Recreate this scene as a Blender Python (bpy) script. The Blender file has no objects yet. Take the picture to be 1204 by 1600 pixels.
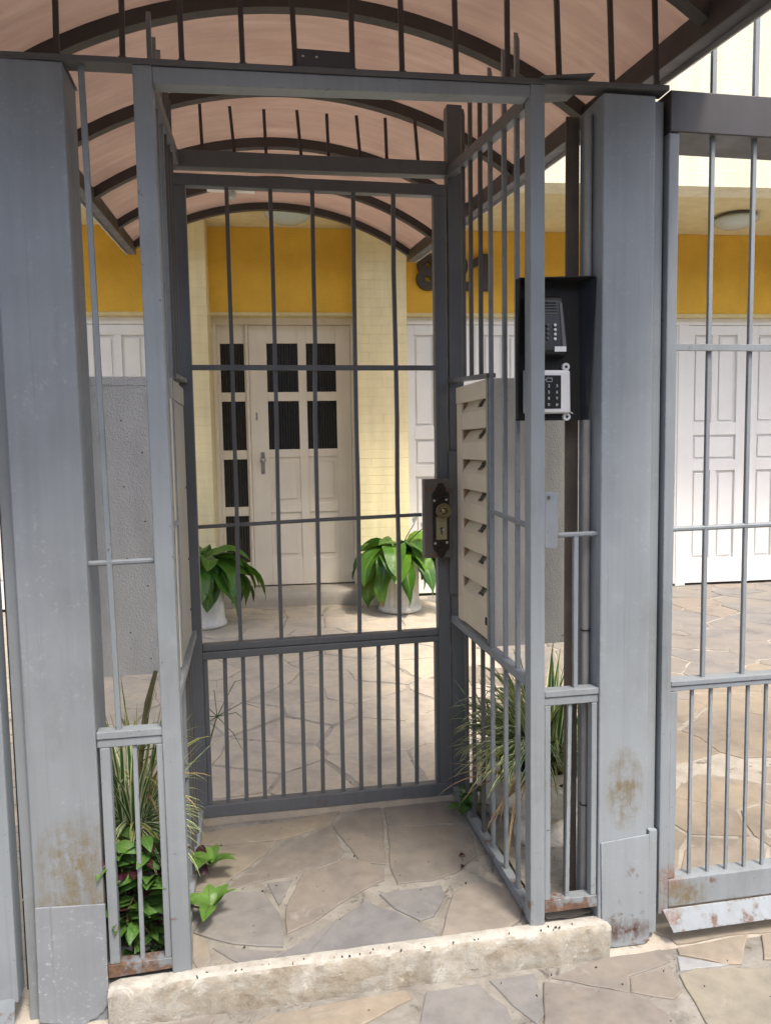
import bpy, bmesh, math, random
from mathutils import Vector, Matrix, noise

# ------------------------------------------------------------------ camera, sky, sun, exposure
scene = bpy.context.scene
COL = scene.collection
EXPOSURE = 1.45
SKY_STRENGTH = 0.13
SUN_STRENGTH = 1.4
SUN_AZ, SUN_EL = 24.0, 60.0          # degrees: sun stands behind the photographer, a little to the right

cam_data = bpy.data.cameras.new('camera')
cam = bpy.data.objects.new('camera', cam_data)
COL.objects.link(cam)
cam_data.sensor_fit = 'VERTICAL'
cam_data.sensor_height = 36.0
cam_data.lens = 27.0
cam_data.clip_start = 0.05
cam_data.clip_end = 500.0
R = [(0.9929250514590607, -0.11759376983058402, -0.016478697826382196),
     (-0.02625673889467844, -0.08209276086155934, -0.9962787573148107),
     (0.11580339307480704, 0.9896628132405292, -0.08459958771296273)]
cam.matrix_world = Matrix(((R[0][0], -R[1][0], -R[2][0], 0.0),
                           (R[0][1], -R[1][1], -R[2][1], 0.0),
                           (R[0][2], -R[1][2], -R[2][2], 1.4),
                           (0, 0, 0, 1)))
scene.camera = cam

world = bpy.data.worlds.new('World')
scene.world = world
world.use_nodes = True
wn = world.node_tree
sky = wn.nodes.new('ShaderNodeTexSky')
sky.sky_type = 'NISHITA'
sky.sun_disc = False
sky.sun_elevation = math.radians(SUN_EL)
# direction to the sun
sdir = Vector((math.sin(math.radians(SUN_AZ)) * math.cos(math.radians(SUN_EL)),
               -math.cos(math.radians(SUN_AZ)) * math.cos(math.radians(SUN_EL)),
               math.sin(math.radians(SUN_EL))))
sky.sun_rotation = math.atan2(sdir.x, sdir.y)
sky.air_density = 1.0
sky.dust_density = 4.0
sky.ozone_density = 1.0
bg = wn.nodes['Background']
bg.inputs['Strength'].default_value = SKY_STRENGTH
wn.links.new(sky.outputs['Color'], bg.inputs['Color'])

sun_data = bpy.data.lights.new('sun', 'SUN')
sun_data.energy = SUN_STRENGTH
sun_data.angle = math.radians(10)
sun_data.color = (1.0, 0.93, 0.82)
sun = bpy.data.objects.new('sun', sun_data)
COL.objects.link(sun)
sun.rotation_euler = (-sdir).to_track_quat('-Z', 'Y').to_euler()

vs = scene.view_settings
vs.view_transform = 'Standard'
vs.look = 'None'
vs.exposure = EXPOSURE
vs.gamma = 1.0
vs.use_curve_mapping = False

random.seed(7)
TH = 0.06122339051844172              # the fence stands at a small angle to the house front
CU = Vector((math.cos(TH), math.sin(TH), 0)); CV = Vector((-math.sin(TH), math.cos(TH), 0))
FO = Vector((0, 2.0, 0))


def W(u, v, z):
    """fence frame (along, into the yard, up) -> world"""
    return FO + u * CU + v * CV + Vector((0, 0, z))


# ------------------------------------------------------------------ mesh and object helpers
class MB:
    def __init__(s):
        s.v = []; s.f = []; s.uv = {}

    def add(s, vs, fs, uvs=None):
        b = len(s.v)
        s.v += [Vector(p) for p in vs]
        for i, f in enumerate(fs):
            if uvs: s.uv[len(s.f)] = uvs[i]
            s.f.append([b + k for k in f])
        return s

    def box(s, x0, x1, y0, y1, z0, z1):
        return s.hexa([(x0, y0, z0), (x1, y0, z0), (x1, y1, z0), (x0, y1, z0),
                       (x0, y0, z1), (x1, y0, z1), (x1, y1, z1), (x0, y1, z1)])

    def hexa(s, p):
        return s.add(p, [(0, 3, 2, 1), (4, 5, 6, 7), (0, 1, 5, 4), (1, 2, 6, 5), (2, 3, 7, 6), (3, 0, 4, 7)])

    def beam(s, a, b, w, h, up=(0, 0, 1)):
        """rectangular bar from a to b; w across, h along up"""
        a = Vector(a); b = Vector(b); d = (b - a).normalized(); up = Vector(up)
        if abs(d.dot(up)) > .9: up = Vector((0, 1, 0))
        side = d.cross(up).normalized(); u2 = side.cross(d).normalized()
        side *= w / 2; u2 *= h / 2
        return s.hexa([a - side - u2, a + side - u2, a + side + u2, a - side + u2,
                       b - side - u2, b + side - u2, b + side + u2, b - side + u2])

    def tube(s, pts, r, n=8, caps=True):
        pts = [Vector(p) for p in pts]; rings = []
        if not hasattr(r, '__len__'): r = [r] * len(pts)
        ref = Vector((0.13, 0.31, 0.94))
        for i, p in enumerate(pts):
            d = (pts[min(i + 1, len(pts) - 1)] - pts[max(i - 1, 0)]).normalized()
            if abs(d.dot(ref)) > .95: ref = Vector((1, 0, 0))
            a = d.cross(ref).normalized(); c = a.cross(d)
            rings.append([p + r[i] * (math.cos(2 * math.pi * k / n) * a + math.sin(2 * math.pi * k / n) * c) for k in range(n)])
        vs = [q for rr in rings for q in rr]; fs = []
        for i in range(len(pts) - 1):
            for k in range(n):
                k2 = (k + 1) % n
                fs.append((i * n + k, i * n + k2, (i + 1) * n + k2, (i + 1) * n + k))
        if caps:
            fs.append(tuple(range(n - 1, -1, -1))); fs.append(tuple((len(pts) - 1) * n + k for k in range(n)))
        return s.add(vs, fs)

    def lathe(s, c, prof, n=24, rad=None):
        """prof: list of (r, z); rad(angle, r, z) may change the radius"""
        c = Vector(c); vs = []; fs = []
        for r, z in prof:
            for k in range(n):
                a = 2 * math.pi * k / n
                q = rad(a, r, z) if rad else r
                vs.append(c + Vector((q * math.cos(a), q * math.sin(a), z)))
        for i in range(len(prof) - 1):
            for k in range(n):
                k2 = (k + 1) % n
                fs.append((i * n + k, i * n + k2, (i + 1) * n + k2, (i + 1) * n + k))
        fs.append(tuple(range(n - 1, -1, -1))); fs.append(tuple((len(prof) - 1) * n + k for k in range(n)))
        return s.add(vs, fs)

    def prism(s, pts, fmap, d0, d1):
        """polygon pts (counter-clockwise seen from the d0 side); fmap(a, b, d) -> point"""
        n = len(pts)
        vs = [fmap(a, b, d0) for a, b in pts] + [fmap(a, b, d1) for a, b in pts]
        fs = [tuple(range(n)), tuple(range(2 * n - 1, n - 1, -1))]
        for k in range(n):
            k2 = (k + 1) % n
            fs.append((k2, k, n + k, n + k2))
        return s.add(vs, fs)

    def mesh(s, name, o=Vector((0, 0, 0))):
        me = bpy.data.meshes.new(name)
        me.from_pydata([p - o for p in s.v], [], s.f)
        if s.uv:
            lay = me.uv_layers.new(name='UVMap')
            for p in me.polygons:
                q = s.uv.get(p.index)
                if q:
                    for li, t in zip(p.loop_indices, q): lay.data[li].uv = t
        bm = bmesh.new(); bm.from_mesh(me)
        if not s.uv: bmesh.ops.recalc_face_normals(bm, faces=bm.faces)
        bm.to_mesh(me); bm.free()
        me.update()
        return me


ORIG = {}


def finish(o, mat, bevel=0, smooth=False, sharp=None):
    if o.data.materials: o.data.materials[0] = mat
    else: o.data.materials.append(mat)
    if smooth:
        for p in o.data.polygons: p.use_smooth = True
    if sharp is not None:
        for p in o.data.polygons: p.use_smooth = True
        o.data.set_sharp_from_angle(angle=math.radians(sharp))
    if bevel:
        m = o.modifiers.new('bevel', 'BEVEL'); m.width = bevel; m.segments = 2; m.limit_method = 'ANGLE'
        m.angle_limit = math.radians(50)
    return o


def thing(name, label, cat, at=(0, 0, 0), frame='fence', group=None, kind=None):
    """an Empty at the thing's base; coordinates of its parts are given in the frame"""
    o = bpy.data.objects.new(name, None); COL.objects.link(o)
    o.empty_display_size = .1
    at = Vector(at)
    if frame == 'fence':
        o.location = W(*at); o.rotation_euler = (0, 0, TH)
    else:
        o.location = at
    if label: o['label'] = label
    if cat: o['category'] = cat
    if group: o['group'] = group
    if kind: o['kind'] = kind
    ORIG[o.name] = at
    return o


def part(root, name, mb, mat, parent=None, bevel=0, smooth=False, sharp=None, label=None, kind=None):
    o = bpy.data.objects.new(name, mb.mesh(name, ORIG[root.name])); COL.objects.link(o)
    o.parent = parent or root
    if label: o['label'] = label
    if kind: o['kind'] = kind
    return finish(o, mat, bevel, smooth, sharp)


def shared(root, name, me, loc, mat=None, parent=None, rot=(0, 0, 0), scale=(1, 1, 1)):
    o = bpy.data.objects.new(name, me); COL.objects.link(o)
    o.parent = parent or root
    o.location = Vector(loc) - ORIG[root.name]; o.rotation_euler = rot; o.scale = scale
    if mat and not me.materials: me.materials.append(mat)
    return o


def single(name, label, cat, mb, mat, at, frame='fence', group=None, kind=None, **k):
    at = Vector(at)
    o = bpy.data.objects.new(name, mb.mesh(name, at)); COL.objects.link(o)
    if frame == 'fence':
        o.location = W(*at); o.rotation_euler = (0, 0, TH)
    else: o.location = at
    if label: o['label'] = label
    if cat: o['category'] = cat
    if group: o['group'] = group
    if kind: o['kind'] = kind
    return finish(o, mat, **k)


def text_mesh(s, size, extrude=0.0, offset=0.0):
    cu = bpy.data.curves.new('txt', 'FONT'); cu.body = s; cu.size = size; cu.extrude = extrude
    cu.offset = offset; cu.align_x = 'CENTER'; cu.align_y = 'CENTER'; cu.resolution_u = 4
    ob = bpy.data.objects.new('txt', cu); COL.objects.link(ob)
    dg = bpy.context.evaluated_depsgraph_get()
    me = bpy.data.meshes.new_from_object(ob.evaluated_get(dg))
    bpy.data.objects.remove(ob)
    return me


# ------------------------------------------------------------------ materials
class NT:
    def __init__(s, name):
        s.m = bpy.data.materials.new(name); s.m.use_nodes = True
        s.t = s.m.node_tree; s.b = s.t.nodes['Principled BSDF']; s.out = s.t.nodes['Material Output']

    def n(s, typ, **k):
        nd = s.t.nodes.new(typ)
        for a, v in k.items(): setattr(nd, a, v)
        return nd

    def l(s, a, b): s.t.links.new(a, b)

    def pos(s, scale=(1, 1, 1)):
        g = s.n('ShaderNodeNewGeometry'); mp = s.n('ShaderNodeMapping')
        mp.inputs['Scale'].default_value = scale
        s.l(g.outputs['Position'], mp.inputs['Vector']); return mp.outputs['Vector']

    def noise(s, scale, detail=4, rough=.55, vec=None, dist=0):
        nd = s.n('ShaderNodeTexNoise'); nd.inputs['Scale'].default_value = scale
        nd.inputs['Detail'].default_value = detail; nd.inputs['Roughness'].default_value = rough
        nd.inputs['Distortion'].default_value = dist
        s.l(vec or s.pos(), nd.inputs['Vector']); return nd.outputs['Fac']

    def ramp(s, fac, stops):
        r = s.n('ShaderNodeValToRGB'); e = r.color_ramp.elements
        while len(e) > 1: e.remove(e[-1])
        for i, (p, c) in enumerate(stops):
            q = e[0] if i == 0 else e.new(p)
            q.position = p; q.color = (*c, 1) if hasattr(c, '__len__') else (c, c, c, 1)
        s.l(fac, r.inputs['Fac']); return r.outputs['Color']

    def mix(s, fac, a, b, mode='MIX'):
        m = s.n('ShaderNodeMix', data_type='RGBA', blend_type=mode)
        for sock, val in ((m.inputs[0], fac), (m.inputs[6], a), (m.inputs[7], b)):
            if hasattr(val, 'is_output') or isinstance(val, bpy.types.NodeSocket): s.l(val, sock)
            elif hasattr(val, '__len__'): sock.default_value = (*val, 1)
            else: sock.default_value = val if sock == m.inputs[0] else (val, val, val, 1)
        return m.outputs[2]

    def math(s, op, a, b=0.0, clamp=False):
        m = s.n('ShaderNodeMath', operation=op, use_clamp=clamp)
        for i, val in enumerate((a, b)):
            if isinstance(val, bpy.types.NodeSocket): s.l(val, m.inputs[i])
            else: m.inputs[i].default_value = val
        return m.outputs[0]

    def bump(s, h, strength=.2, dist=.002):
        b = s.n('ShaderNodeBump'); b.inputs['Strength'].default_value = strength; b.inputs['Distance'].default_value = dist
        s.l(h, b.inputs['Height']); s.l(b.outputs['Normal'], s.b.inputs['Normal']); return b

    def col(s, c):
        if isinstance(c, bpy.types.NodeSocket): s.l(c, s.b.inputs['Base Color'])
        else: s.b.inputs['Base Color'].default_value = (*c, 1)

    def set(s, **k):
        for a, v in k.items():
            a = a.replace('_', ' ').title().replace('Ior', 'IOR')
            if isinstance(v, bpy.types.NodeSocket): s.l(v, s.b.inputs[a])
            else: s.b.inputs[a].default_value = v
        return s


def paint(name, base, rust=0.0, low=0.0, stains=(), rough=.42, chips=.72, scuffs=0.0):
    """worn oil paint on steel. rust: share of rust all over, low: rust along the foot (wear near the ground)"""
    t = NT(name)
    b = Vector(base)
    c = t.ramp(t.noise(2.3, 5), [(.3, b * .86), (.5, b), (.72, b * 1.1 + Vector((.004, .004, .008)))])
    streak = t.noise(1.0, 4, .6, t.pos((38, 38, 1.6)))
    c = t.mix(.55, c, t.ramp(streak, [(.3, .84), (.55, 1.0), (.8, 1.08)]), 'MULTIPLY')
    smudge = t.noise(11, 6, .65)
    c = t.mix(t.ramp(smudge, [(.58, 0.0), (.8, .45)]), c, b * 1.25 + Vector((.01, .01, .012)))
    dirt = t.noise(6, 6, .7, t.pos((1, 1, .5)))
    c = t.mix(t.ramp(dirt, [(.55, 0.0), (.8, .35)]), c, (.10, .085, .065))
    chip = t.noise(75, 3, .6)
    chm = t.ramp(chip, [(chips, 0.0), (chips + .02, 1.0)])
    c = t.mix(chm, c, (.055, .035, .028))
    big = t.noise(21, 4, .6, None, .3)
    flake = t.ramp(big, [(chips + .005, 0.0), (chips + .012, 1.0)])
    c = t.mix(flake, c, t.ramp(t.noise(120, 2), [(.4, (.06, .042, .032)), (.6, b * .6)]))
    if scuffs:
        c = t.mix(t.math('MULTIPLY', t.ramp(t.noise(70, 6, .8), [(.56, 0.0), (.62, scuffs)]), t.ramp(t.noise(12, 4), [(.45, 0.0), (.6, 1.0)])), c, b * 1.9)
    drip = t.noise(1.0, 5, .7, t.pos((55, 55, .9)))
    c = t.mix(t.ramp(drip, [(.60, 0.0), (.72, .5)]), c, b * .52 + Vector((.012, .006, .0)))
    c = t.mix(t.ramp(t.noise(1.0, 4, .6, t.pos((120, 120, 3))), [(.70, 0.0), (.76, .4)]), c, b * 1.5)
    bv = t.n('ShaderNodeBevel'); bv.samples = 4; bv.inputs['Radius'].default_value = .0055
    gn = t.n('ShaderNodeNewGeometry'); dt = t.n('ShaderNodeVectorMath', operation='DOT_PRODUCT')
    t.l(bv.outputs[0], dt.inputs[0]); t.l(gn.outputs['Normal'], dt.inputs[1])
    edge = t.ramp(dt.outputs['Value'], [(.80, 1.0), (.985, 0.0)])
    worn = t.math('MULTIPLY', edge, t.ramp(t.noise(34, 6, .75), [(.50, 0.0), (.60, 1.0)]))
    c = t.mix(worn, c, t.ramp(t.noise(90, 3), [(.4, (.07, .045, .03)), (.6, (.13, .115, .10))]))
    mask = None
    rn = t.noise(16, 7, .7)
    if low:
        sx = t.n('ShaderNodeSeparateXYZ'); t.l(t.pos(), sx.inputs[0])
        mr = t.n('ShaderNodeMapRange'); t.l(sx.outputs['Z'], mr.inputs['Value'])
        mr.inputs['From Min'].default_value = -.1; mr.inputs['From Max'].default_value = .26
        mr.inputs['To Min'].default_value = low; mr.inputs['To Max'].default_value = 0
        m = t.math('ADD', rn, t.math('MULTIPLY', mr.outputs['Result'], .3))
        mask = t.ramp(m, [(.67, 0.0), (.76, .9)])
    if rust:
        m2 = t.ramp(t.noise(9, 8, .72), [(.78 - rust, 0.0), (.85 - rust, .9)])
        mask = t.mix(1.0, mask, m2, 'LIGHTEN') if mask is not None else m2
    rustcol = t.ramp(t.noise(55, 5, .7), [(.3, (.05, .022, .012)), (.52, (.13, .06, .028)), (.75, (.20, .13, .075))])
    if mask is not None: c = t.mix(mask, c, rustcol)
    for (p, r, squash, colr) in stains:
        vm = t.n('ShaderNodeVectorMath', operation='SUBTRACT'); g = t.n('ShaderNodeNewGeometry')
        t.l(g.outputs['Position'], vm.inputs[0]); vm.inputs[1].default_value = p
        vs = t.n('ShaderNodeVectorMath', operation='MULTIPLY'); t.l(vm.outputs[0], vs.inputs[0]); vs.inputs[1].default_value = squash
        ln = t.n('ShaderNodeVectorMath', operation='LENGTH'); t.l(vs.outputs[0], ln.inputs[0])
        d = t.math('SUBTRACT', 1.0, t.math('DIVIDE', ln.outputs['Value'], r), True)
        m = t.math('MULTIPLY', t.math('POWER', d, .6), t.mix(.5, t.ramp(t.noise(22, 9, .8), [(.46, .0), (.58, 1.5)]), t.ramp(t.noise(1.0, 6, .7, t.pos((60, 60, 9))), [(.42, .0), (.6, 1.2)])), True)
        c = t.mix(m, c, colr)
    t.col(c)
    t.set(roughness=t.ramp(smudge, [(.3, rough - .05), (.8, rough + .2)]))
    h = t.mix(.5, t.noise(130, 3), streak)
    if mask is not None: h = t.mix(.5, h, mask)
    t.bump(h, .22, .0012)
    return t.m


P_STAIN = (.155, .125, .07)
M = {}
M['fence'] = paint('fence_paint', (.228, .252, .267), low=.8)
M['fence_low'] = paint('rusty_foot_paint', (.20, .22, .235), rust=.13, low=1.3)
M['pillar_left'] = paint('left_pillar_paint', (.217, .238, .255), low=.0, chips=.8, scuffs=.25,
                         stains=[(W(-.585, 0, .335), .14, (1.3, 1, .9), P_STAIN), (W(-.60, 0, .225), .13, (1, 1, 2.2), P_STAIN)])
M['pillar_right'] = paint('right_pillar_paint', (.242, .269, .288), low=.5, chips=.8, scuffs=.2,
                          stains=[(W(.925, 0, .40), .12, (1.9, 1, .9), P_STAIN),
                                  (W(.93, 0, -.03), .10, (1, 1, 2.6), (.07, .03, .018))])
M['drive_gate'] = paint('drive_gate_paint', (.228, .254, .274), low=.55,
                        stains=[(W(1.075, 0, .105), .05, (1, 1, 1), (.2, .085, .03)), (W(1.062, 0, .0), .04, (1, 1, 1), (.16, .065, .028)),
                                (W(1.12, 0, .05), .1, (1, 1, 2), P_STAIN)])
M['gate'] = paint('gate_paint_shaded', (.112, .121, .131), low=.35, chips=.74, rough=.38)  # fence grey taken darker: the canopy's shade is put into the colour
M['gate_bar'] = paint('gate_bar_paint_shaded', (.108, .115, .122), rust=.02, rough=.36)  # bars carry the same painted-in canopy shade
M['spike'] = paint('spike_paint', (.055, .048, .045), rust=.12, rough=.5)
M['rail_old'] = paint('old_rail_paint', (.10, .10, .10), rust=.14, rough=.5)
M['dark_steel'] = paint('canopy_steel', (.045, .041, .04), rust=.05, rough=.4)


def mat_sheet():
    t = NT('canopy_sheet')
    g = t.n('ShaderNodeTexCoord'); mp = t.n('ShaderNodeMapping'); t.l(g.outputs['Object'], mp.inputs['Vector'])
    mp.inputs['Rotation'].default_value = (0, 0, .16); mp.inputs['Scale'].default_value = (1.6, 15, 1.6)
    s1 = t.noise(1.6, 7, .68, mp.outputs['Vector'], .4)
    s2 = t.noise(3.5, 6, .6)
    c = t.ramp(s1, [(.25, (.40, .32, .28)), (.5, (.45, .36, .31)), (.78, (.53, .44, .38))])
    c = t.mix(t.ramp(s2, [(.45, 0.0), (.75, .5)]), c, (.36, .265, .24))
    c = t.mix(t.ramp(t.noise(11, 8, .75, None, 1.0), [(.58, 0.0), (.75, .45)]), c, (.30, .22, .18))
    t.col(c); t.set(roughness=.35)
    tr = t.n('ShaderNodeBsdfTranslucent'); t.l(c, tr.inputs['Color'])
    mx = t.n('ShaderNodeMixShader'); mx.inputs[0].default_value = .62
    t.l(t.b.outputs[0], mx.inputs[1]); t.l(tr.outputs[0], mx.inputs[2]); t.l(mx.outputs[0], t.out.inputs['Surface'])
    t.bump(s1, .12, .004)
    return t.m


def stone(name, a, b, c2):
    t = NT(name)
    oi = t.n('ShaderNodeObjectInfo')
    base = t.ramp(oi.outputs['Random'], [(0, a), (.5, b), (1, c2)])
    big = t.noise(4.5, 6, .6, None, .6)
    c = t.mix(1.0, base, t.ramp(big, [(.28, (.74, .74, .77)), (.5, (1, 1, 1)), (.74, (1.2, 1.14, 1.05))]), 'MULTIPLY')
    mid = t.noise(26, 7, .68)
    c = t.mix(1.0, c, t.ramp(mid, [(.25, .8), (.5, 1.0), (.75, 1.14)]), 'MULTIPLY')
    spk = t.noise(170, 3, .7)
    c = t.mix(t.ramp(spk, [(.64, 0.0), (.72, .4)]), c, (.07, .06, .05))
    wear = t.noise(7, 7, .7, None, .8)
    c = t.mix(t.ramp(wear, [(.6, 0.0), (.74, .5)]), c, (.40, .37, .33))
    t.col(c); t.set(roughness=t.ramp(mid, [(.3, .5), (.7, .75)]))
    t.bump(t.mix(.45, mid, t.mix(.5, spk, big)), .38, .004)
    return t.m


M['st_tan'] = stone('sandstone_tan', (.25, .215, .168), (.26, .222, .175), (.235, .208, .165))
M['st_brown'] = stone('sandstone_brown', (.19, .168, .143), (.205, .182, .158), (.178, .162, .142))
M['st_grey'] = stone('sandstone_grey', (.185, .177, .17), (.20, .192, .182), (.178, .175, .174))
M['st_pink'] = stone('sandstone_pink', (.245, .215, .182), (.255, .225, .19), (.235, .21, .18))
M['st_olive'] = stone('sandstone_olive', (.232, .213, .168), (.245, .222, .175), (.225, .208, .168))
M['st_white'] = stone('cement_white', (.27, .275, .28), (.28, .285, .29), (.26, .265, .27))
M['st_patio'] = stone('patio_stone', (.50, .44, .35), (.48, .425, .345), (.505, .445, .35))
M['st_drive'] = stone('drive_stone', (.285, .235, .175), (.27, .23, .185), (.285, .24, .18))
M['st_slate'] = stone('drive_slate', (.24, .215, .185), (.215, .205, .195), (.26, .22, .18))


def mortar(name, a, b, dark=.5):
    t = NT(name)
    n1 = t.noise(9, 7, .7, None, .5); n2 = t.noise(60, 5, .7); n3 = t.noise(14, 6, .75, None, 1.0)
    c = t.ramp(n1, [(.3, b), (.6, a), (.8, Vector(a) * 1.12)])
    c = t.mix(t.ramp(n3, [(.56, 0.0), (.66, dark)]), c, (.075, .065, .055))
    c = t.mix(t.ramp(n2, [(.62, 0.0), (.72, .55)]), c, (.10, .09, .075))
    t.col(c); t.set(roughness=.85); t.bump(t.mix(.5, n2, n1), .6, .006)
    return t.m


M['mortar'] = mortar('mortar', (.265, .25, .22), (.145, .132, .112), .95)
M['mortar_yard'] = mortar('yard_mortar', (.40, .365, .31), (.30, .265, .215), .9)


def mat_kerb():
    t = NT('kerb_concrete')
    lay = t.noise(1.0, 8, .7, t.pos((9, 9, 15)), .35); n2 = t.noise(60, 6, .75); n3 = t.noise(9, 8, .75, None, .8); n4 = t.noise(24, 7, .75, None, .5)
    c = t.ramp(lay, [(.28, (.19, .15, .10)), (.42, (.30, .265, .21)), (.52, (.38, .36, .31)), (.68, (.44, .425, .385))])
    c = t.mix(t.ramp(n4, [(.5, 0.0), (.56, .75)]), c, (.34, .305, .24))
    c = t.mix(t.ramp(n3, [(.56, 0.0), (.60, .8)]), c, (.55, .53, .47))
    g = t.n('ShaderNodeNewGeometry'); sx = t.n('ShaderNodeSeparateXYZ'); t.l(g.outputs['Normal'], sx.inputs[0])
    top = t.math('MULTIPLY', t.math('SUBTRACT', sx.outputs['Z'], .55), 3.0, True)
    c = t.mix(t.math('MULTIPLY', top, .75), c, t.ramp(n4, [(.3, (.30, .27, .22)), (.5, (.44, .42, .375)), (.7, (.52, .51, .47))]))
    c = t.mix(t.ramp(n2, [(.66, 0.0), (.70, .85)]), c, (.05, .042, .035))
    t.col(c); t.set(roughness=.9); t.bump(t.mix(.5, n2, t.mix(.5, n4, lay)), .8, .008)
    return t.m


M['kerb'] = mat_kerb()


def plain(name, c, rough=.6, n=6.0, var=.1, fine=60, bumps=.15, metal=0.0, dist=.002, spots=0.0, spotc=(.1, .08, .06), streak=0.0):
    t = NT(name); c = Vector(c)
    a = t.noise(n, 5, .6)
    cc = t.ramp(a, [(.3, c * (1 - var)), (.55, c), (.75, c * (1 + var))])
    f = t.noise(fine, 4, .6)
    if spots: cc = t.mix(t.ramp(t.noise(n * 2.3, 7, .75), [(.66 - spots, 0.0), (.78 - spots, .7)]), cc, spotc)
    if streak:
        cc = t.mix(1.0, cc, t.ramp(t.noise(1.0, 6, .7, t.pos((9, 9, .55))), [(.35, 1 - streak), (.6, 1.0)]), 'MULTIPLY')
        cc = t.mix(t.ramp(t.noise(5, 8, .78, None, .6), [(.58, 0.0), (.72, streak * 1.6)]), cc, c * .55)
    t.col(cc); t.set(roughness=rough, metallic=metal)
    t.bump(f, bumps, dist)
    return t.m


M['ochre'] = plain('ochre_stucco', (.76, .45, .05), .8, 3, .12, 90, .8, dist=.009, streak=.045)
M['cream'] = plain('cream_stucco', (.68, .58, .30), .8, 3, .06, 80, .4, dist=.006, streak=.15)
M['soffit'] = plain('soffit_paint', (.64, .55, .31), .8, 2, .06, 60, .15, streak=.12)
M['upper'] = plain('upper_wall_stucco', (.74, .70, .52), .8, 2, .05, 50, .6, dist=.01, streak=.15)
M['brick'] = plain('painted_brick', (.80, .695, .41), .65, 7, .06, 45, .3, dist=.003, streak=.12)
M['joint'] = plain('brick_joint', (.72, .615, .35), .85, 7, .1, 60, .3)
M['door'] = plain('door_paint', (.80, .73, .60), .45, 5, .05, 90, .08, streak=.05)
M['white_door'] = plain('garage_paint', (.80, .79, .765), .42, 4, .04, 90, .08, streak=.035)
M['gap'] = plain('dark_gap', (.02, .018, .016), .9)
M['step'] = plain('step_cement', (.42, .385, .32), .8, 7, .14, 70, .35, dist=.004)
M['metal'] = plain('worn_nickel', (.42, .41, .38), .35, 20, .15, 90, .1, metal=.85)
M['brass'] = plain('brass', (.27, .225, .12), .4, 40, .2, 160, .2, metal=.75)
M['brass_plate'] = plain('dull_brass', (.33, .29, .165), .5, 30, .12, 160, .2, metal=.35)
M['bronze'] = plain('dark_bronze', (.035, .026, .02), .45, 60, .3, 150, .5, metal=.4)
M['silver'] = plain('screw_steel', (.62, .62, .6), .3, 30, .1, metal=.8)
M['rusty'] = paint('rusty_box', (.115, .095, .085), rust=.26, rough=.5)
M['beige'] = plain('mailbox_paint', (.66, .585, .44), .5, 6, .07, 70, .12, spots=.0)
M['cabinet_edge'] = plain('cabinet_edge_paint', (.36, .345, .31), .5, 6, .1, 70, .12, streak=.1)
M['beige_in'] = plain('mailbox_inside', (.30, .19, .10), .7, 6, .2)
M['sticker'] = plain('sticker_black', (.03, .028, .026), .6)
M['black'] = plain('black_powder_coat', (.03, .034, .042), .34, 9, .2, 120, .2)
M['black_matte'] = plain('black_matte_steel', (.012, .0115, .011), .75, 9, .3, 90, .3)
M['plastic_black'] = plain('black_plastic', (.016, .016, .017), .3, 9, .1)
M['plastic_grey'] = plain('grey_plastic', (.10, .10, .095), .35, 9, .1)
M['plastic_white'] = plain('white_plastic', (.74, .745, .74), .35, 9, .03)
M['digit'] = plain('keypad_print', (.55, .58, .6), .5)
M['number'] = plain('number_bronze', (.055, .042, .034), .55, 20, .2, 60, .25)
M['pipe'] = plain('grey_conduit', (.30, .29, .275), .5, 8, .15, 50, .15, spots=.06, spotc=(.12, .09, .07))
M['lampglass'] = plain('frosted_glass', (.45, .50, .45), .25, 6, .06)
M['lampbase'] = plain('lamp_base', (.17, .16, .13), .5)
M['pot'] = plain('white_glazed_pot', (.66, .63, .56), .6, 9, .16, 50, .4, dist=.004, spots=.07, spotc=(.38, .33, .25))
M['urn'] = plain('weathered_urn', (.78, .71, .58), .75, 14, .3, 45, .8, dist=.01, spots=.04, spotc=(.34, .25, .16))
M['brown_angle'] = plain('brown_primer', (.17, .135, .105), .6, 9, .25, 60, .2, streak=.3)
M['soil'] = plain('soil', (.045, .034, .025), .95, 20, .3, 70, .8, dist=.01)
M['bed'] = mortar('bed_cement', (.30, .27, .225), (.16, .135, .105), .6)
M['alu'] = plain('aluminium_strip', (.55, .54, .52), .4, 9, .1, metal=.5)
M['asphalt'] = plain('asphalt', (.05, .05, .052), .9, 3, .15, 90, .6, dist=.006)
M['flower'] = plain('white_spathe', (.78, .78, .72), .5)


def mat_panel(name, c):
    t = NT(name); c = Vector(c)
    v = t.n('ShaderNodeTexVoronoi'); v.inputs['Scale'].default_value = 210; t.l(t.pos((1, 1, .8)), v.inputs['Vector'])
    a = t.noise(4, 5, .6, t.pos((3, 3, .8)))
    cc = t.ramp(a, [(.3, c * .85), (.55, c), (.75, c * 1.1)])
    cc = t.mix(t.ramp(t.noise(90, 2, .5), [(.75, 0.0), (.78, .6)]), cc, (.1, .09, .08))
    t.col(cc); t.set(roughness=.4, metallic=.25)
    t.bump(t.mix(.5, v.outputs['Distance'], t.noise(150, 3)), .7, .004)
    return t.m


M['panel_grey'] = mat_panel('stucco_sheet_grey', (.62, .615, .595))
M['panel_beige'] = mat_panel('stucco_sheet_beige', (.62, .595, .52))


def mat_reeded():
    t = NT('reeded_glass')
    w = t.n('ShaderNodeTexWave', wave_type='BANDS', bands_direction='X'); w.inputs['Scale'].default_value = 13
    w.inputs['Distortion'].default_value = .6; t.l(t.pos(), w.inputs['Vector'])
    t.col(t.ramp(w.outputs['Fac'], [(0, (.006, .006, .006)), (1, (.03, .028, .025))])); t.set(roughness=.22)
    t.bump(w.outputs['Fac'], .5, .006)
    return t.m


M['glass'] = mat_reeded()


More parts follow.
